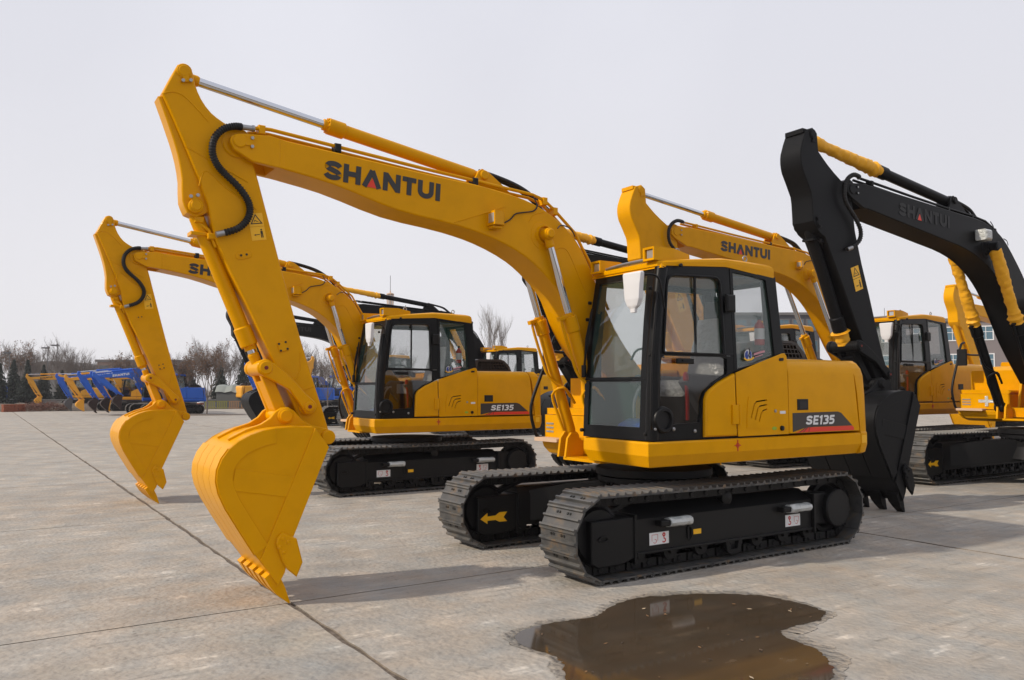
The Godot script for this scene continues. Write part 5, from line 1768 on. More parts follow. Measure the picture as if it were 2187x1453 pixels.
# ------------------------------------------------------------------ ground
func concrete_image(px: int) -> Image:
	var layers := []
	for e in [[0.16, 3, 21], [0.018, 4, 22], [0.006, 3, 23], [0.05, 4, 24], [0.011, 4, 25]]:
		var f := FastNoiseLite.new()
		f.noise_type = FastNoiseLite.TYPE_SIMPLEX_SMOOTH
		f.frequency = e[0]
		f.fractal_octaves = e[1]
		f.seed = e[2]
		var im := f.get_seamless_image(px, px)
		im.convert(Image.FORMAT_L8)
		layers.append(im.get_data())
	# long thin scrapes: a flat strip of noise drawn out along one direction
	var sf := FastNoiseLite.new()
	sf.noise_type = FastNoiseLite.TYPE_SIMPLEX
	sf.frequency = 0.035
	sf.fractal_octaves = 3
	sf.seed = 31
	var st := sf.get_seamless_image(px / 8, px)
	st.convert(Image.FORMAT_L8)
	st.resize(px, px, Image.INTERPOLATE_CUBIC)
	var streak := st.get_data()
	var d0: PackedByteArray = layers[0]
	var d1: PackedByteArray = layers[1]
	var d2: PackedByteArray = layers[2]
	var d3: PackedByteArray = layers[3]
	var d4: PackedByteArray = layers[4]
	var out := PackedByteArray()
	out.resize(px * px * 3)
	var g := RandomNumberGenerator.new()
	g.seed = 5
	for i in px * px:
		var fine := d0[i] / 255.0 - 0.5
		var mid := d1[i] / 255.0 - 0.5
		var wide := d2[i] / 255.0 - 0.5
		var grit := d3[i] / 255.0 - 0.5
		var warm := d4[i] / 255.0 - 0.5
		var v := 0.603 + fine * 0.025 + mid * 0.035 + wide * 0.085 + (g.randf() - 0.5) * 0.03
		var s := streak[i] / 255.0
		# pale cement scrapes where both noises peak, dark specks of grit
		v += (s - 0.5) * 0.045
		v += smoothstep(0.60, 0.80, s) * smoothstep(0.05, 0.22, mid) * smoothstep(-0.1, 0.15, wide) * 0.10
		v -= smoothstep(0.26, 0.16, s) * smoothstep(0.0, 0.2, wide) * 0.05
		v -= smoothstep(0.23, 0.34, grit) * smoothstep(0.05, 0.25, -mid) * 0.09
		var w := warm * 0.05
		out[i * 3] = int(clampf(v * 1.0 + w, 0, 1) * 255.0)
		out[i * 3 + 1] = int(clampf(v * 0.955 + w * 0.25, 0, 1) * 255.0)
		out[i * 3 + 2] = int(clampf(v * 0.893 - w * 0.45, 0, 1) * 255.0)
	return Image.create_from_data(px, px, false, Image.FORMAT_RGB8, out)

const JX := -3.78
const JZ := 0.25
const SX := 6.53
const SZ := 4.93

func ground() -> void:
	var con := paint("concrete", Color(1, 1, 1), 0.86)
	con.albedo_texture = ImageTexture.create_from_image(concrete_image(1024))
	con.uv1_triplanar = true
	con.uv1_world_triplanar = true
	con.uv1_scale = Vector3(0.19, 0.19, 0.19)
	con.vertex_color_use_as_albedo = true
	con.normal_enabled = true
	con.normal_scale = 0.15
	con.normal_texture = noise_texture(0.12, [], 512, 4, FastNoiseLite.TYPE_SIMPLEX, 9, true, 6.0)
	var soil := paint("soil", Color(1, 1, 1), 0.95)
	soil.albedo_texture = noise_texture(0.03, [[0.0, Color(0.25, 0.22, 0.19)], [0.5, Color(0.36, 0.32, 0.28)], [1.0, Color(0.48, 0.44, 0.40)]], 512, 5, FastNoiseLite.TYPE_SIMPLEX_SMOOTH, 3)
	soil.uv1_triplanar = true
	soil.uv1_world_triplanar = true
	soil.uv1_scale = Vector3(0.7, 0.7, 0.7)
	var g := part(self, "ground", "", soil, func(b: MB): b.quad(Vector3(-700, -0.018, 300), Vector3(900, -0.018, 300), Vector3(900, -0.018, -1300), Vector3(-700, -0.018, -1300)))
	structure(g)
	var eye := Vector2(-5.85, 6.54)
	var ahead := Vector2(0.5486, -0.8361)
	var blot := FastNoiseLite.new()
	blot.seed = 41
	blot.frequency = 0.35
	blot.fractal_octaves = 4
	var tone := FastNoiseLite.new()
	tone.seed = 42
	tone.frequency = 0.9
	tone.fractal_octaves = 3
	var slabs := Node3D.new()
	slabs.name = "pavement"
	add_child(slabs)
	structure(slabs)
	rng.seed = 900
	for i in range(-8, 12):
		for j in range(-2, 14):
			var x0 := JX + SX * i
			var x1 := x0 + SX
			var z1 := JZ - SZ * (j - 1)
			var z0 := z1 - SZ
			var shade := 1.0 + rng.randf_range(-0.045, 0.045)
			var warm := rng.randf_range(-0.012, 0.012)
			var mid := Vector2((x0 + x1) * 0.5, (z0 + z1) * 0.5) - eye
			var deep := mid.dot(ahead)
			var side := absf(mid.cross(ahead))
			if deep < -6.0 or side > deep * 0.66 + 11.0:
				continue
			var far := mid.length()
			var nx := 40 if far < 11.0 else (20 if far < 24.0 else 6)
			var nz := 30 if far < 11.0 else (16 if far < 24.0 else 5)
			part(slabs, "concrete_slab", "", con, func(b: MB):
				var grid := []
				var cols := []
				var g2 := RandomNumberGenerator.new()
				g2.seed = 1000 + i * 57 + j
				for a in nx + 1:
					var row := []
					var crow := []
					for c in nz + 1:
						var x := lerpf(x0 + 0.012, x1 - 0.012, float(a) / nx)
						var z := lerpf(z0 + 0.005, z1 - 0.005, float(c) / nz)
						var y := 0.0
						var rim := a == 0 or a == nx
						var rim2 := c == 0 or c == nz
						if rim:
							x += g2.randf_range(0.0, 0.022) * (1.0 if a == 0 else -1.0)
							y = -0.006
						if rim2:
							z += g2.randf_range(0.0, 0.008) * (1.0 if c == 0 else -1.0)
							y = -0.004
						row.append(Vector3(x, y, z))
						var v := shade * (1.0 + 0.17 * blot.get_noise_2d(x, z) + 0.07 * tone.get_noise_2d(x * 2.0, z * 2.0))
						var t := tone.get_noise_2d(x + 70.0, z) * 0.05 + warm
						# ochre dirt shed by the tracks and buckets
						var dirt := smoothstep(0.45, 0.0, absf(z - 1.42)) * smoothstep(-1.6, -0.6, x) * smoothstep(2.4, 1.4, x) + smoothstep(0.8, 0.1, Vector2(x + 3.9, z - 0.1).length()) + smoothstep(0.9, 0.1, Vector2(x + 3.8, z + 6.2).length())
						t += dirt * clampf(0.5 + tone.get_noise_2d(x * 3.0, z * 3.0), 0.0, 1.0) * 0.07
						crow.append(Color(v * (1.0 + t), v, v * (1.0 - t)))
					grid.append(row)
					cols.append(crow)
				for a in nx:
					for c in nz:
						var p := [grid[a][c], grid[a][c + 1], grid[a + 1][c + 1], grid[a + 1][c]]
						var q := [cols[a][c], cols[a][c + 1], cols[a + 1][c + 1], cols[a + 1][c]]
						for m in [[0, 2, 1], [0, 3, 2]]:
							for e in m:
								b.v.append(p[e])
								b.n.append(Vector3.UP)
								b.col.append(q[e])
				b.tint = Color(0.62, 0.58, 0.54)
				for a in nx:
					for c in [0, nz]:
						var e0: Vector3 = grid[a][c]
						var e1: Vector3 = grid[a + 1][c]
						var dn := Vector3(0, -0.03, 0)
						if c == 0:
							b.quad(e1, e1 + dn, e0 + dn, e0)
						else:
							b.quad(e0, e0 + dn, e1 + dn, e1)
				for c in nz:
					for a in [0, nx]:
						var e0: Vector3 = grid[a][c]
						var e1: Vector3 = grid[a][c + 1]
						var dn := Vector3(0, -0.03, 0)
						if a == 0:
							b.quad(e0, e0 + dn, e1 + dn, e1)
						else:
							b.quad(e1, e1 + dn, e0 + dn, e0)
			, true)
	# puddle: damp rim and standing water
	var rim := [V2(-2.81, 1.91), V2(-2.66, 1.82), V2(-2.36, 1.80), V2(-2.08, 1.84), V2(-1.88, 1.74), V2(-1.53, 1.62), V2(-1.18, 1.69), V2(-0.81, 1.87), V2(-0.56, 2.10), V2(-0.49, 2.35), V2(-0.49, 2.57), V2(-0.55, 2.73), V2(-0.78, 2.84), V2(-1.05, 2.84), V2(-1.23, 2.87), V2(-1.29, 3.01), V2(-1.33, 3.19), V2(-1.42, 3.36), V2(-1.57, 3.51), V2(-1.72, 3.61), V2(-2.05, 3.74), V2(-2.48, 3.69), V2(-2.81, 3.51), V2(-3.04, 3.21), V2(-3.09, 2.93), V2(-2.97, 2.66), V2(-2.87, 2.50), V2(-2.86, 2.36), V2(-2.90, 2.13)]
	var fine := []
	for i in rim.size():
		for q in 8:
			var p: Vector2 = rim[i].cubic_interpolate(rim[(i + 1) % rim.size()], rim[(i + rim.size() - 1) % rim.size()], rim[(i + 2) % rim.size()], q / 8.0)
			p += Vector2(tone.get_noise_2d(p.x * 9.0, p.y * 9.0), tone.get_noise_2d(p.x * 9.0 + 50.0, p.y * 9.0)) * 0.018
			fine.append(p)
	var damp := paint("damp", Color(1, 1, 1), 0.6)
	damp.vertex_color_use_as_albedo = true
	damp.albedo_texture = con.albedo_texture
	damp.uv1_triplanar = true
	damp.uv1_world_triplanar = true
	damp.uv1_scale = Vector3(0.19, 0.19, 0.19)
	damp.normal_enabled = true
	damp.normal_scale = 0.5
	damp.normal_texture = con.normal_texture
	var wet := paint("water", Color(0.46, 0.415, 0.365), 0.06)
	wet.metallic_specular = 0.3
	wet.albedo_texture = con.albedo_texture
	wet.uv1_triplanar = true
	wet.uv1_world_triplanar = true
	wet.uv1_scale = Vector3(0.19, 0.19, 0.19)
	var fn := func(list: Array, y: float, b: MB):
		var idx := Geometry2D.triangulate_polygon(PackedVector2Array(list))
		for i in range(0, idx.size(), 3):
			var a: Vector2 = list[idx[i]]
			var c: Vector2 = list[idx[i + 1]]
			var d: Vector2 = list[idx[i + 2]]
			if (c - a).cross(d - a) > 0.0:
				var t := c
				c = d
				d = t
			b.tri(Vector3(a.x, y, a.y), Vector3(c.x, y, c.y), Vector3(d.x, y, d.y))
	var sign_in := 1.0 if MB.area(fine) > 0.0 else -1.0
	# the wet stain soaks outwards in ragged steps
	var stain := []
	for e in [[-0.10, 0.94], [-0.07, 0.80], [-0.025, 0.66], [0.02, 0.56], [0.10, 0.50]]:
		var ring := MB.inset(fine, e[0] * sign_in)
		var moved := []
		for i in ring.size():
			var p: Vector2 = ring[i]
			var far: float = clampf(0.5 + 1.5 * tone.get_noise_2d(p.x * 1.6 + 9.0, p.y * 1.6), 0.12, 1.25)
			if e[0] < 0.0:
				p = fine[i].lerp(p, far)
			p += Vector2(tone.get_noise_2d(p.x * 26.0, p.y * 26.0), tone.get_noise_2d(p.x * 26.0 + 5.0, p.y * 26.0)) * 0.016
			moved.append(p)
		stain.append([moved, e[1]])
	var dp := part(self, "damp_ground", "", damp, func(b: MB):
		for k in stain.size() - 1:
			var a: Array = stain[k][0]
			var c: Array = stain[k + 1][0]
			for i in a.size():
				var j := (i + 1) % a.size()
				var q := [a[i], a[j], c[j], c[i]]
				var w := [stain[k][1], stain[k][1], stain[k + 1][1], stain[k + 1][1]]
				for m in [[0, 1, 2], [0, 2, 3]]:
					for e in m:
						var p: Vector2 = q[e]
						var base := 1.0 + 0.17 * blot.get_noise_2d(p.x, p.y) + 0.07 * tone.get_noise_2d(p.x * 2.0, p.y * 2.0)
						b.v.append(Vector3(p.x, 0.003, p.y))
						b.n.append(Vector3.UP)
						b.col.append(Color(w[e], w[e] * 0.985, w[e] * 0.96) * base)
	, true)
	structure(dp)
	var inner := MB.inset(fine, 0.025 * sign_in)
	var jin := []
	for i in inner.size():
		var p: Vector2 = inner[i]
		p += Vector2(tone.get_noise_2d(p.x * 26.0, p.y * 26.0 + 3.0), tone.get_noise_2d(p.x * 26.0 + 5.0, p.y * 26.0)) * 0.02
		jin.append(p.lerp(fine[i], 0.35 * tone.get_noise_2d(p.x * 4.0, p.y * 4.0)))
	var pd := part(self, "puddle_water", "", wet, func(b: MB): fn.call(jin, 0.0055, b))
	structure(pd)
	# bits of leaf and twig floating in the puddle
	var leafy := paint("deadleaf", Color(1, 1, 1), 0.8)
	leafy.vertex_color_use_as_albedo = true
	var ll := part(self, "leaf_litter", "", leafy, func(b: MB):
		var g3 := RandomNumberGenerator.new()
		g3.seed = 8
		for i in 46:
			var p := Vector2(g3.randf_range(-2.9, -0.6), g3.randf_range(1.8, 3.4))
			if not Geometry2D.is_point_in_polygon(p, PackedVector2Array(jin)):
				continue
			var a := g3.randf() * TAU
			var l := g3.randf_range(0.008, 0.026)
			var w := l * g3.randf_range(0.25, 0.6)
			var c: Color = [Color(0.10, 0.06, 0.035), Color(0.20, 0.11, 0.05), Color(0.42, 0.33, 0.22), Color(0.06, 0.045, 0.035)][g3.randi() % 4]
			b.tint = c
			b.xf = Transform3D(Basis(Vector3.UP, a), Vector3(p.x, 0.0095, p.y))
			b.tri(Vector3(-l, 0, 0), Vector3(0, 0.001, w), Vector3(l, 0.003, 0))
			b.tri(Vector3(-l, 0, 0), Vector3(l, 0.003, 0), Vector3(0, 0.002, -w))
	, true)
	ll.set_meta("kind", "stuff")
	ll.set_meta("label", "small dead leaves and twigs scattered in the puddle")
	ll.set_meta("category", "leaf litter")

# ------------------------------------------------------------------ machines
func machines() -> void:
	var la := {"body": mats.yellow, "boom": mats.yellow, "bucket": mats.yellow, "ink": mats.brandink, "wrapped": false, "model": true}
	var lb := {"body": mats.yellow, "boom": mats.yellow, "bucket": mats.yellow, "ink": mats.brandink, "wrapped": false, "model": false}
	var lc := {"body": mats.yellow, "boom": mats.boomblack, "bucket": mats.boomblack, "ink": mats.brandinkdark, "wrapped": true, "model": false}
	extinguisher(Vector3(0.80, 2.10, 1.02), "red fire extinguisher in the nearest cab's rear side window")
	extinguisher(Vector3(1.02, 2.10, -5.6), "red fire extinguisher in the second cab's rear side window")
	var row := "excavators parked on the concrete yard"
	excavator(KIND_A, la, Vector3(0, 0, 0), 0.0, [0.0, 0.0, 0.0], "nearest yellow excavator with all yellow boom, its tracks beside the puddle", row)
	excavator(KIND_A, la, Vector3(0.24, 0, -6.55), 0.02, [0.0, -0.02, 0.0], "smaller looking yellow excavator behind the nearest one, seen between its arm and cab", row)
	excavator(KIND_B, lb, Vector3(9.9, 0, -3.85), 0.0, [0.0, 0.0, 0.0], "yellow excavator behind the nearest cab, its yellow boom over that cab's roof", row)
	excavator(KIND_B, lc, Vector3(9.75, 0, -0.3), 0.0, [0.0, 0.0, 0.0], "yellow bodied excavator at the right edge with black boom and black bucket", row)
	excavator(KIND_B, lc, Vector3(9.8, 0, -7.0), 0.0, [0.0, 0.0, 0.0], "black boomed excavator whose boom is hidden behind the nearest yellow boom", row)
	excavator(KIND_B, lc, Vector3(10.2, 0, -19.2), 0.0, [0.0, 0.0, 0.0], "black boomed excavator behind the second yellow cab, its bucket left of that cab", row)
	excavator(KIND_B, lc, Vector3(9.2, 0, -27.8), 0.0, [0.0, 0.0, 0.0], "farthest black boomed excavator, its black bucket left of the nearest yellow arm", row)
	excavator(KIND_B, lb, Vector3(27.7, 0, -7.9), 0.0, [0.0, 0.0, 0.0], "yellow excavator far right, its yellow boom behind the black boom cylinders", row, 1)
	# the far group
	var blue := paint("blue", Color(0.07, 0.35, 0.74), 0.42)
	var rusty := paint("rustbucket", Color(0.22, 0.11, 0.08), 0.75)
	rusty.albedo_texture = noise_texture(0.03, [[0.0, Color(0.5, 0.5, 0.5)], [1.0, Color(1, 1, 1)]], 256, 4)
	rusty.uv1_triplanar = true
	var lbl := {"body": blue, "boom": blue, "bucket": rusty, "ink": mats.white, "wrapped": false, "model": false}
	var lbg := {"body": blue, "boom": blue, "bucket": mats.grey, "ink": mats.white, "wrapped": false, "model": false}
	var lyf := {"body": mats.yellow_far, "boom": mats.yellow_far, "bucket": mats.yellow_far, "ink": mats.brandink, "wrapped": false, "model": false}
	var low := [0.21, 0.0, 0.0, 0.75]
	var far := "used excavators in the far group"
	excavator(KIND_A, lbl, Vector3(4.0, 0, -52.7), 0.0, low, "blue excavator farthest left of the three with rusty buckets", far, 1, 0.93)
	excavator(KIND_A, lbl, Vector3(4.8, 0, -53.4), 0.0, low, "blue excavator in the middle of the three with rusty buckets", far, 1, 0.93)
	excavator(KIND_A, lbl, Vector3(4.55, 0, -50.4), 0.0, [0.19, 0.30, -0.2, 0.8], "blue excavator nearest the second yellow arm, rusty bucket, white boom lettering", far, 1, 0.9)
	excavator(KIND_A, lbg, Vector3(3.2, 0, -64.2), 0.0, [0.16, 0.0, 0.1, 0.85], "blue excavator with grey bucket left of the rusty bucketed ones", far, 1, 0.86)
	excavator(KIND_A, lyf, Vector3(4.0, 0, -62.4), 0.0, [0.22, 0.0, 0.2, 0.8], "small yellow excavator standing among the blue ones", far, 1, 0.92)
	excavator(KIND_A, lyf, Vector3(2.2, 0, -80.0), 0.0, [0.16, 0.0, 0.2, 0.85], "yellow excavator at the far left before the dark conifers", far, 1, 0.92)
	excavator(KIND_A, lyf, Vector3(5.2, 0, -57.0), 0.0, low, "yellow excavator half hidden behind the blue booms, its yellow cover showing", far, 1, 0.9)
	excavator(KIND_A, lbg, Vector3(14.4, 0, -53.0), 0.0, [0.0, 0.0, 0.0], "blue excavator whose arm stands just left of the nearest yellow link", far, 1, 0.9)
	excavator(KIND_A, lbg, Vector3(18.6, 0, -57.0), 0.0, [0.35, 0.5, 0.0], "blue excavator body seen between nearest yellow arm and second yellow cab", far, 1, 0.95)
	excavator(KIND_A, lyf, Vector3(15.4, 0, -66.0), PI, [-0.12, 0.0, 0.0], "far yellow excavator turned the other way with raised boom", far, 1, 1.0)

# ------------------------------------------------------------------ trees and far things
func twig(b: MB, a: Vector3, c: Vector3, r0: float, r1: float) -> void:
	var d := (c - a).normalized()
	var u := d.cross(Vector3.UP if absf(d.y) < 0.9 else Vector3.RIGHT).normalized()
	var t := d.cross(u)
	for i in 3:
		var f0 := TAU * i / 3
		var f1 := TAU * (i + 1) / 3
		var e0 := u * cos(f0) + t * sin(f0)
		var e1 := u * cos(f1) + t * sin(f1)
		b.quad_n(a + e0 * r0, a + e1 * r0, c + e1 * r1, c + e0 * r1, e0, e1, e1, e0)

func grow(b: MB, g: RandomNumberGenerator, a: Vector3, d: Vector3, l: float, r: float, depth: int, tips: Array) -> void:
	var p := a
	var dir := d
	var parts := 3
	for i in parts:
		var q := p + dir * l / parts
		twig(b, p, q, lerpf(r, r * 0.6, float(i) / parts), lerpf(r, r * 0.6, float(i + 1) / parts))
		if depth > 0 and (i > 0 or depth < 3):
			var kids := 2 if depth > 1 else 3
			for k in kids:
				var side := Vector3(g.randf_range(-1, 1), g.randf_range(-0.2, 0.7), g.randf_range(-1, 1)).normalized()
				var nd := (dir * 0.75 + side * 0.75 + Vector3(0, 0.28, 0)).normalized()
				grow(b, g, q, nd, l * g.randf_range(0.42, 0.64), maxf(r * 0.5, 0.006), depth - 1, tips)
		p = q
		dir = (dir + Vector3(g.randf_range(-0.18, 0.18), 0.10, g.randf_range(-0.18, 0.18))).normalized()
	tips.append(p)

func bare_tree(kind: int, at: Vector3, h: float, turn: float, label: String, group: String, leaves := false) -> void:
	var o := thing("bare_tree", label, "tree", at, turn, group)
	o.scale = Vector3.ONE * (h / 7.0)
	var g := RandomNumberGenerator.new()
	g.seed = 300 + kind
	var limbs := []
	part(o, "trunk", "trunk%d" % kind, mats.bark, func(b: MB):
		b.tube(smooth_path([Vector3(0, 0, 0), Vector3(0.03, 1.0, 0.02), Vector3(-0.02, 2.2, 0.0)], 3), 0.09, 7)
	)
	var key := "crown%d" % kind
	part(o, "crown", key, mats.bark, func(b: MB):
		var tips := []
		var n := 7
		for i in n:
			var f := TAU * i / n + g.randf_range(-0.4, 0.4)
			var y := g.randf_range(1.5, 2.2)
			var lean := g.randf_range(0.25, 0.65)
			grow(b, g, Vector3(0, y, 0), Vector3(cos(f) * lean, 1.0, sin(f) * lean).normalized(), g.randf_range(2.4, 3.4), 0.045, 3, tips)
		grow(b, g, Vector3(0, 2.1, 0), Vector3(0.05, 1, 0), 3.4, 0.06, 3, tips)
		cache["tips%d" % kind] = tips
	)
	if leaves:
		part(o, "foliage", "foliage%d" % kind, mats.deadleaf2, func(b: MB):
			var tips: Array = cache["tips%d" % kind]
			for p in tips:
				if g.randf() > 0.20:
					continue
				for k in 3:
					var c: Vector3 = p + Vector3(g.randf_range(-0.14, 0.14), g.randf_range(-0.2, 0.1), g.randf_range(-0.14, 0.14))
					var u := Vector3(g.randf_range(-1, 1), g.randf_range(-1, 1), g.randf_range(-1, 1)).normalized() * 0.09
					var w := u.cross(Vector3(g.randf_range(-1, 1), g.randf_range(-1, 1), g.randf_range(-1, 1))).normalized() * 0.07
					b.tri(c - u, c + w, c + u)
					b.tri(c - u, c + u, c - w * 0.8)
		)

func conifer(kind: int, at: Vector3, h: float, label: String, group: String) -> void:
	var o := thing("conifer_tree", label, "tree", at, kind * 1.7, group)
	o.scale = Vector3(h / 5.0 * 1.1, h / 5.0, h / 5.0 * 1.1)
	part(o, "trunk", "ctrunk", mats.bark, func(b: MB): b.lathe(Vector3.ZERO, Vector3.UP, [[0, 0.13], [2.5, 0.08], [4.7, 0.015]], 8))
	part(o, "crown", "ccrown%d" % (kind % 3), mats.needle, func(b: MB):
		var g := RandomNumberGenerator.new()
		g.seed = 500 + kind % 3
		for i in 30:
			var t := i / 29.0
			var y := lerpf(0.35, 4.85, t)
			var reach := lerpf(1.45, 0.12, pow(t, 0.85)) * g.randf_range(0.8, 1.1)
			var n := int(lerpf(13, 5, t))
			for k in n:
				var f := TAU * k / n + g.randf() * 0.8
				var dir := Vector3(cos(f), g.randf_range(-0.30, 0.05), sin(f))
				var side := dir.cross(Vector3.UP).normalized()
				var l := reach * g.randf_range(0.7, 1.15)
				var a := Vector3(0, y, 0)
				var steps := 5
				for s in steps:
					var p0 := a + dir * l * s / steps
					var p1 := a + dir * l * (s + 1) / steps + Vector3(0, -0.03 * s, 0)
					for m in 2:
						var w := lerpf(0.20, 0.06, float(s) / steps) * g.randf_range(0.6, 1.3)
						var q := p1 + side * w * (1 if m == 0 else -1) + Vector3(0, g.randf_range(-0.14, 0.02), 0)
						b.tri(p0, q, p1)
						b.tri(p0 + Vector3(0, -0.03, 0), p1 + Vector3(0, 0.05, 0), q + Vector3(0, -0.10, 0))
	)

func slat_crate(at: Vector3, turn: float, mat: Material, label: String) -> void:
	var o := thing("slatted_crate", label, "crate", at, turn, "slatted crates by the covered stack")
	part(o, "frame", "crateframe", mat, func(b: MB):
		for y in [0.05, 0.62]:
			for z in [-0.4, 0.4]:
				b.box(Vector3(0, y, z), Vector3(0.9, 0.06, 0.04))
			for x in [-0.43, 0.43]:
				b.box(Vector3(x, y, 0), Vector3(0.04, 0.06, 0.76))
	)
	for i in 6:
		var s := part(o, "slat", "crateslat", mat, func(b: MB): b.box(Vector3(0, 0.335, 0.425), Vector3(0.085, 0.66, 0.02)))
		s.position = Vector3(-0.38 + 0.152 * i, 0, 0)

func building(called: String, at: Vector3, turn: float, size: Vector3, wall: Material, rows: int, cols: int, label: String) -> Node3D:
	var o := thing(called, label, "building", at, turn)
	part(o, "wall", "", wall, func(b: MB): b.box(Vector3(0, size.y * 0.5, -size.z * 0.5), size, 0.02))
	part(o, "roof", "", mats.roofgrey, func(b: MB): b.box(Vector3(0, size.y + 0.2, -size.z * 0.5), Vector3(size.x + 0.5, 0.4, size.z + 0.5), 0.02))
	for r in rows:
		for c in cols:
			var x := (c + 0.5) / cols * size.x - size.x * 0.5
			var y := (r + 0.55) / rows * size.y
			var w := part(o, "window", called + "win", mats.white if called == "office_building" else mats.roofgrey, func(b: MB):
				b.ring3([Vector3(-0.8, -0.85, 0.06), Vector3(-0.8, 0.85, 0.06), Vector3(0.8, 0.85, 0.06), Vector3(0.8, -0.85, 0.06)], [Vector3(-0.68, -0.73, 0.06), Vector3(-0.68, 0.73, 0.06), Vector3(0.68, 0.73, 0.06), Vector3(0.68, -0.73, 0.06)], Vector3(0, 0, -0.1))
				b.box(Vector3(0, 0, 0.03), Vector3(0.06, 1.46, 0.04))
				b.box(Vector3(0, 0.15, 0.03), Vector3(1.36, 0.06, 0.03))
			)
			w.position = Vector3(x, y, 0)
			part(w, "pane", called + "pane", mats.pane, func(b: MB): b.box(Vector3(0, 0, 0.005), Vector3(1.36, 1.46, 0.02)))
	return o

func lamp_post(at: Vector3, h: float, label: String) -> void:
	var o := thing("street_lamp", label, "street lamp", at, 0.5, "street lamps behind the far machines")
	part(o, "pole", "lpole%d" % int(h * 10), mats.polegrey, func(b: MB): b.lathe(Vector3.ZERO, Vector3.UP, [[0, 0.12], [0.3, 0.12], [0.31, 0.07], [h, 0.045]], 8))
	part(o, "lamp_head", "lhead%d" % int(h * 10), mats.polegrey, func(b: MB):
		b.box(Vector3(-0.3, h, 0), Vector3(0.9, 0.16, 0.3), 0.05)
		b.box(Vector3(0.0, h + 0.1, 0), Vector3(0.15, 0.2, 0.15))
	)

func nth(k: int) -> String:
	return "%d%s" % [k, "th" if (k % 100) in [11, 12, 13] else ["th", "st", "nd", "rd", "th", "th", "th", "th", "th", "th"][k % 10]]

func extinguisher(at: Vector3, label: String) -> void:
	var o := thing("fire_extinguisher", label, "fire extinguisher", at, 0.0, "fire extinguishers in the cabs")
	part(o, "cylinder", "extc", mats.red, func(b: MB): b.lathe(Vector3.ZERO, Vector3.UP, [[0, 0], [0, 0.045], [0.01, 0.05], [0.20, 0.05], [0.235, 0.03], [0.245, 0.018], [0.26, 0.018], [0.26, 0]], 16))
	part(o, "valve", "extv", mats.black, func(b: MB):
		b.box(Vector3(0, 0.275, 0), Vector3(0.03, 0.03, 0.03), 0.004)
		b.bar(Vector3(-0.06, 0.30, 0), Vector3(0.02, 0.285, 0), 0.015, 0.01)
	)
	part(o, "print_label", "extl", mats.white, func(b: MB): b.lathe(Vector3(0, 0.06, 0), Vector3.UP, [[0, 0.0508], [0.11, 0.0508]], 16))

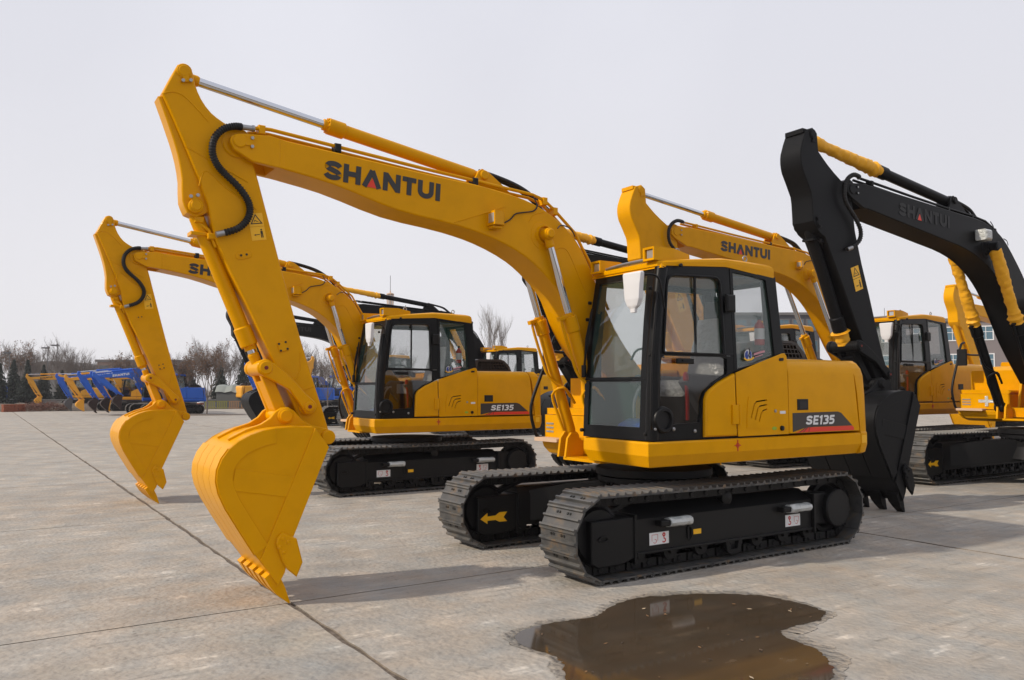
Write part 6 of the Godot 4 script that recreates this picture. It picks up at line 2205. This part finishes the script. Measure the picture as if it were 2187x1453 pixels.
func background() -> void:
	paint("bark", Color(0.42, 0.385, 0.36), 0.9)
	paint("deadleaf2", Color(0.43, 0.31, 0.22), 0.8)
	paint("needle", Color(0.13, 0.17, 0.14), 0.85)
	paint("roofgrey", Color(0.42, 0.41, 0.41), 0.8)
	paint("polegrey", Color(0.40, 0.40, 0.41), 0.6)
	paint("mauve", Color(0.47, 0.44, 0.44), 0.85)
	paint("darkwall", Color(0.30, 0.30, 0.32), 0.85)
	paint("pinkwall", Color(0.62, 0.52, 0.47), 0.85)
	paint("pane", Color(0.30, 0.42, 0.48), 0.08)
	paint("tarp", Color(0.30, 0.31, 0.31), 0.6)
	paint("tarplight", Color(0.50, 0.52, 0.50), 0.6)
	paint("crategreen", Color(0.48, 0.47, 0.22), 0.8)
	paint("cratewood", Color(0.55, 0.42, 0.30), 0.8)
	paint("brick", Color(0.50, 0.26, 0.16), 0.85)
	paint("brush", Color(0.42, 0.27, 0.22), 0.9)
	paint("wallgrey", Color(0.40, 0.40, 0.40), 0.85)
	var eye := Vector3(-5.85, 0, 6.54)
	var ahead := Vector3(0.5486, 0, -0.8361)
	var right := Vector3(0.8361, 0, 0.5486)
	var g := RandomNumberGenerator.new()
	g.seed = 77
	# row of bare trees beyond the yard
	for i in 40:
		var t := i / 39.0
		var d := g.randf_range(84, 112)
		var u := lerpf(-0.66, -0.13, t) + g.randf_range(-0.004, 0.004)
		var h := g.randf_range(4.9, 6.6) * d / 96.0
		if t > 0.22 and t < 0.5:
			h *= 0.9
		bare_tree(i % 5, eye + ahead * d + right * d * u, h, g.randf() * TAU, "leafless grey tree beyond the yard, %s from the left in its row" % nth(i + 1), "bare trees beyond the yard", i % 9 == 4)
	var order := 0
	for e in [[-0.632, 76, 4.2], [-0.615, 84, 4.9], [-0.598, 80, 4.7], [-0.578, 86, 4.4], [-0.555, 82, 3.7], [-0.52, 88, 3.4], [-0.395, 90, 4.0], [-0.36, 84, 4.6], [-0.332, 82, 4.9], [-0.312, 86, 4.8], [-0.29, 88, 4.4], [-0.235, 92, 4.0]]:
		order += 1
		conifer(int(absf(e[0]) * 1000), eye + ahead * e[1] + right * e[1] * e[0], e[2], "dark conifer before the bare trees, %s conifer from the left" % nth(order), "conifers beyond the yard")
	bare_tree(1, eye + ahead * 70.0 + right * 70.0 * -0.021, 7.9, 1.0, "tall bare tree standing alone above the far yellow cab", "")
	get_child(get_child_count() - 1).scale *= Vector3(0.55, 1.0, 0.55)
	bare_tree(4, Vector3(6.4, 0, -47.9), 3.9, 0.4, "young tree with brown leaves, nearest the red and white barrel", "", true)
	bare_tree(3, Vector3(5.4, 0, -49.7), 3.7, 2.0, "thin young tree in front of the blue excavator tail", "", true)
	bare_tree(0, Vector3(3.6, 0, -50.0), 3.6, 4.0, "young tree in front of the blue booms, left of second yellow arm", "", true)
	bare_tree(2, Vector3(15.6, 0, -50.9), 3.7, 5.0, "young bare tree in front of the blue body beside second cab", "", false)
	# planting bed under the young trees
	var bed := part(self, "planting_bed", "", mats.soil, func(b: MB):
		var rings := []
		for e in [[0.0, 1.0], [0.05, 0.9], [0.08, 0.4]]:
			var ring := []
			for i in 28:
				var a := TAU * i / 28
				ring.append(Vector3(4.9, e[0], -48.6) + (Vector3(0.85, 0, 0.42) * cos(a) * 4.6 + Vector3(-0.42, 0, 0.85) * sin(a) * 1.1) * e[1])
			rings.append(ring)
		b.loft(rings)
	)
	structure(bed)
	var dirt := part(self, "dirt_bank", "", mats.soil, func(b: MB):
		var rings := []
		for e in [[0.0, 1.0], [0.25, 0.85], [0.4, 0.5]]:
			var ring := []
			for i in 40:
				var a := TAU * i / 40
				ring.append(Vector3(-2.0, e[0] * (1.0 + 0.4 * sin(i * 2.3)), -70.0) + (Vector3(0.83, 0, 0.55) * cos(a) * 14.0 + Vector3(-0.55, 0, 0.83) * sin(a) * 3.0) * e[1])
			rings.append(ring)
		b.loft(rings)
	)
	structure(dirt)
	# brick stack and brush heap at the far left
	var stack := thing("brick_stack", "red brick stack at the far left edge of the concrete", "bricks", Vector3(-3.7, 0, -63.8), 0.5)
	for i in 24:
		var q := part(stack, "brick", "brickmesh", mats.brick, func(b: MB): b.box(Vector3.ZERO, Vector3(0.26, 0.13, 0.3), 0.01))
		q.position = Vector3((i % 6) * 0.27 - 0.7, 0.07 + 0.14 * (i / 6), g.randf_range(-0.04, 0.04))
	var heap := part(self, "brush_heap", "", mats.brush, func(b: MB):
		for i in 420:
			var a := Vector3(g.randf_range(-1.6, 1.6), g.randf_range(0.0, 0.5), g.randf_range(-0.7, 0.7))
			twig(b, a, a + Vector3(g.randf_range(-0.5, 0.5), g.randf_range(-0.05, 0.4), g.randf_range(-0.5, 0.5)), 0.02, 0.008)
	)
	heap.position = Vector3(-1.6, 0, -65.0)
	heap.rotation.y = 0.5
	tag(heap, "heap of reddish cut brush beside the brick stack", "brush heap")
	var lw := thing("low_wall", "long low grey wall before the tree row", "wall", eye + ahead * 80.0 + right * 80.0 * -0.45, -0.58)
	part(lw, "wall", "", mats.wallgrey, func(b: MB):
		b.box(Vector3(0, 0.3, 0), Vector3(38.0, 0.6, 0.25), 0.02)
		b.box(Vector3(0, 0.63, 0), Vector3(38.0, 0.08, 0.32), 0.01)
	)
	# covered stack, crates, barrel
	var sh := thing("covered_stack", "long stack under grey tarpaulin beyond the slatted crates", "covered stack", Vector3(14.2, 0, -66.6), -0.58)
	part(sh, "tarpaulin", "", mats.tarp, func(b: MB):
		var rings := []
		for i in 15:
			var x := lerpf(-2.6, 2.9, i / 14.0)
			var s := 0.06 * sin(i * 2.1)
			rings.append([Vector3(x, 0.1, 1.0), Vector3(x, 1.45 + s, 0.9), Vector3(x, 1.9 + s, 0.55), Vector3(x, 2.0 - s, 0.0), Vector3(x, 1.9, -0.6), Vector3(x, 0.1, -0.9)])
		b.loft(rings, true, 20.0)
	)
	part(sh, "roof_sheet", "", mats.tarplight, func(b: MB):
		var rings := []
		for i in 21:
			var x := lerpf(-2.7, 3.0, i / 20.0)
			var s := 0.05 * sin(i * 1.7) + 0.03 * sin(i * 4.1)
			rings.append([Vector3(x, 1.42 + s, 1.02), Vector3(x, 1.95 + s, 0.6), Vector3(x, 2.06 + s, 0.0), Vector3(x, 2.02 + s, 0.0), Vector3(x, 1.90 + s, 0.55), Vector3(x, 1.40 + s, 0.97)])
		b.loft(rings, true, 20.0)
	)
	for i in 5:
		slat_crate(Vector3(10.9 + 0.86 * i, 0, -66.1 + 0.56 * i), -0.58, mats.crategreen if i < 2 else mats.cratewood, "%s slatted crate, %s in the row before the tarpaulin" % ["greenish" if i < 2 else "brown", ["first from the barrel", "second from the barrel", "third from the barrel", "fourth from the barrel", "farthest from the barrel"][i]])
	var bar := thing("traffic_barrel", "red and white striped barrel beside the slatted crates", "barrel", Vector3(10.2, 0, -67.2), 0.0)
	for i in 5:
		part(bar, "band", "", mats.white if i % 2 == 1 else mats.brick, func(b: MB): b.lathe(Vector3(0, 0.16 * i, 0), Vector3.UP, [[0, 0.0], [0, 0.30 - 0.008 * i], [0.16, 0.29 - 0.008 * i], [0.16, 0]], 16))
	var cr := thing("wooden_box", "plain orange brown wooden box left of the striped barrel", "box", Vector3(9.55, 0, -67.3), -0.4)
	part(cr, "box_body", "", mats.cratewood, func(b: MB): b.box(Vector3(0, 0.2, 0), Vector3(0.62, 0.40, 0.5), 0.01))
	part(cr, "lid", "", mats.brick, func(b: MB): b.box(Vector3(0, 0.42, 0), Vector3(0.66, 0.05, 0.54), 0.01))
	# lamps, tower
	lamp_post(Vector3(-3.2, 0, -99.4), 5.7, "street lamp at the far left above the conifers")
	lamp_post(Vector3(0.7, 0, -102.8), 6.5, "left of two tall lamps above the bare trees")
	lamp_post(Vector3(1.6, 0, -102.2), 6.8, "right and taller of two lamps above the bare trees")
	var tw := thing("lantern_mast", "tall mast with glazed lantern and spire above the black boom", "mast", Vector3(44.8, 0, -103.7), 0.4)
	part(tw, "pole", "", mats.polegrey, func(b: MB): b.lathe(Vector3.ZERO, Vector3.UP, [[0, 0.3], [11.5, 0.18], [13.2, 0.18]], 10))
	part(tw, "lantern", "", mats.tread, func(b: MB):
		for i in 8:
			var a := TAU * i / 8
			b.rod(Vector3(cos(a) * 0.4, 12.9, sin(a) * 0.4), Vector3(cos(a) * 0.52, 15.8, sin(a) * 0.52), 0.05, 5)
		b.lathe(Vector3(0, 15.75, 0), Vector3.UP, [[0, 0.0], [0, 0.56], [0.12, 0.56], [0.3, 0.1], [0.6, 0.08], [0.6, 0]], 12)
		b.lathe(Vector3(0, 12.8, 0), Vector3.UP, [[0, 0.0], [0, 0.3], [0.15, 0.42], [0.15, 0]], 12)
	)
	part(tw, "lantern_core", "", mats.foam, func(b: MB): b.lathe(Vector3(0, 13, 0), Vector3.UP, [[0, 0.26], [2.7, 0.40]], 10))
	part(tw, "spire", "", mats.polegrey, func(b: MB): b.rod(Vector3(0, 16.3, 0), Vector3(0, 18.6, 0), 0.04, 6))
	# buildings
	building("office_building", Vector3(92.0, 0, -40.0), -1.05, Vector3(34, 9.6, 10), mats.mauve, 3, 10, "grey office block with white framed windows at the right")
	building("grey_block", Vector3(88.0, 0, -69.5), -0.6, Vector3(14, 12.2, 10), mats.darkwall, 4, 7, "dark grey flat roofed block seen behind the nearest cab")
	building("low_building", Vector3(16.0, 0, -140.5), -0.5, Vector3(13, 6.2, 8), mats.pinkwall, 2, 6, "low pinkish building behind the bare trees")
	var ar := thing("arched_shed", "wide shed with dark arched roof behind the left trees", "building", Vector3(6.2, 0, -153.0), -0.58)
	part(ar, "wall", "", mats.wallgrey, func(b: MB): b.box(Vector3(0, 2.0, 0), Vector3(12, 4.0, 8)))
	part(ar, "roof", "", mats.roofgrey, func(b: MB):
		var prof := [V2(-6.3, 3.9)]
		for i in 13:
			var a := PI - PI * i / 12
			prof.append(V2(6.2 * cos(a), 4.0 + 2.4 * sin(a)))
		prof.append(V2(6.3, 3.9))
		b.prism(prof, -4.2, 4.2)
	)
	# blue truck at the left edge
	var tr := thing("blue_truck", "blue truck cab at the far left edge", "truck", Vector3(-5.0, 0, -86.2), 0.6)
	part(tr, "body", "", mats.blue, func(b: MB): b.prism([V2(-1.6, 0.5), V2(-1.6, 1.6), V2(-1.1, 2.0), V2(1.1, 2.0), V2(1.2, 0.5)], -0.9, 0.9, 0.06))
	part(tr, "window", "", mats.pane, func(b: MB): b.box(Vector3(-0.2, 1.6, 0.905), Vector3(1.4, 0.45, 0.02)))
	for x in [-1.0, 0.7]:
		part(tr, "wheel", "", mats.rubber, func(b: MB): b.pin(x, 0.4, -0.85, 0.95, 0.4, 16))
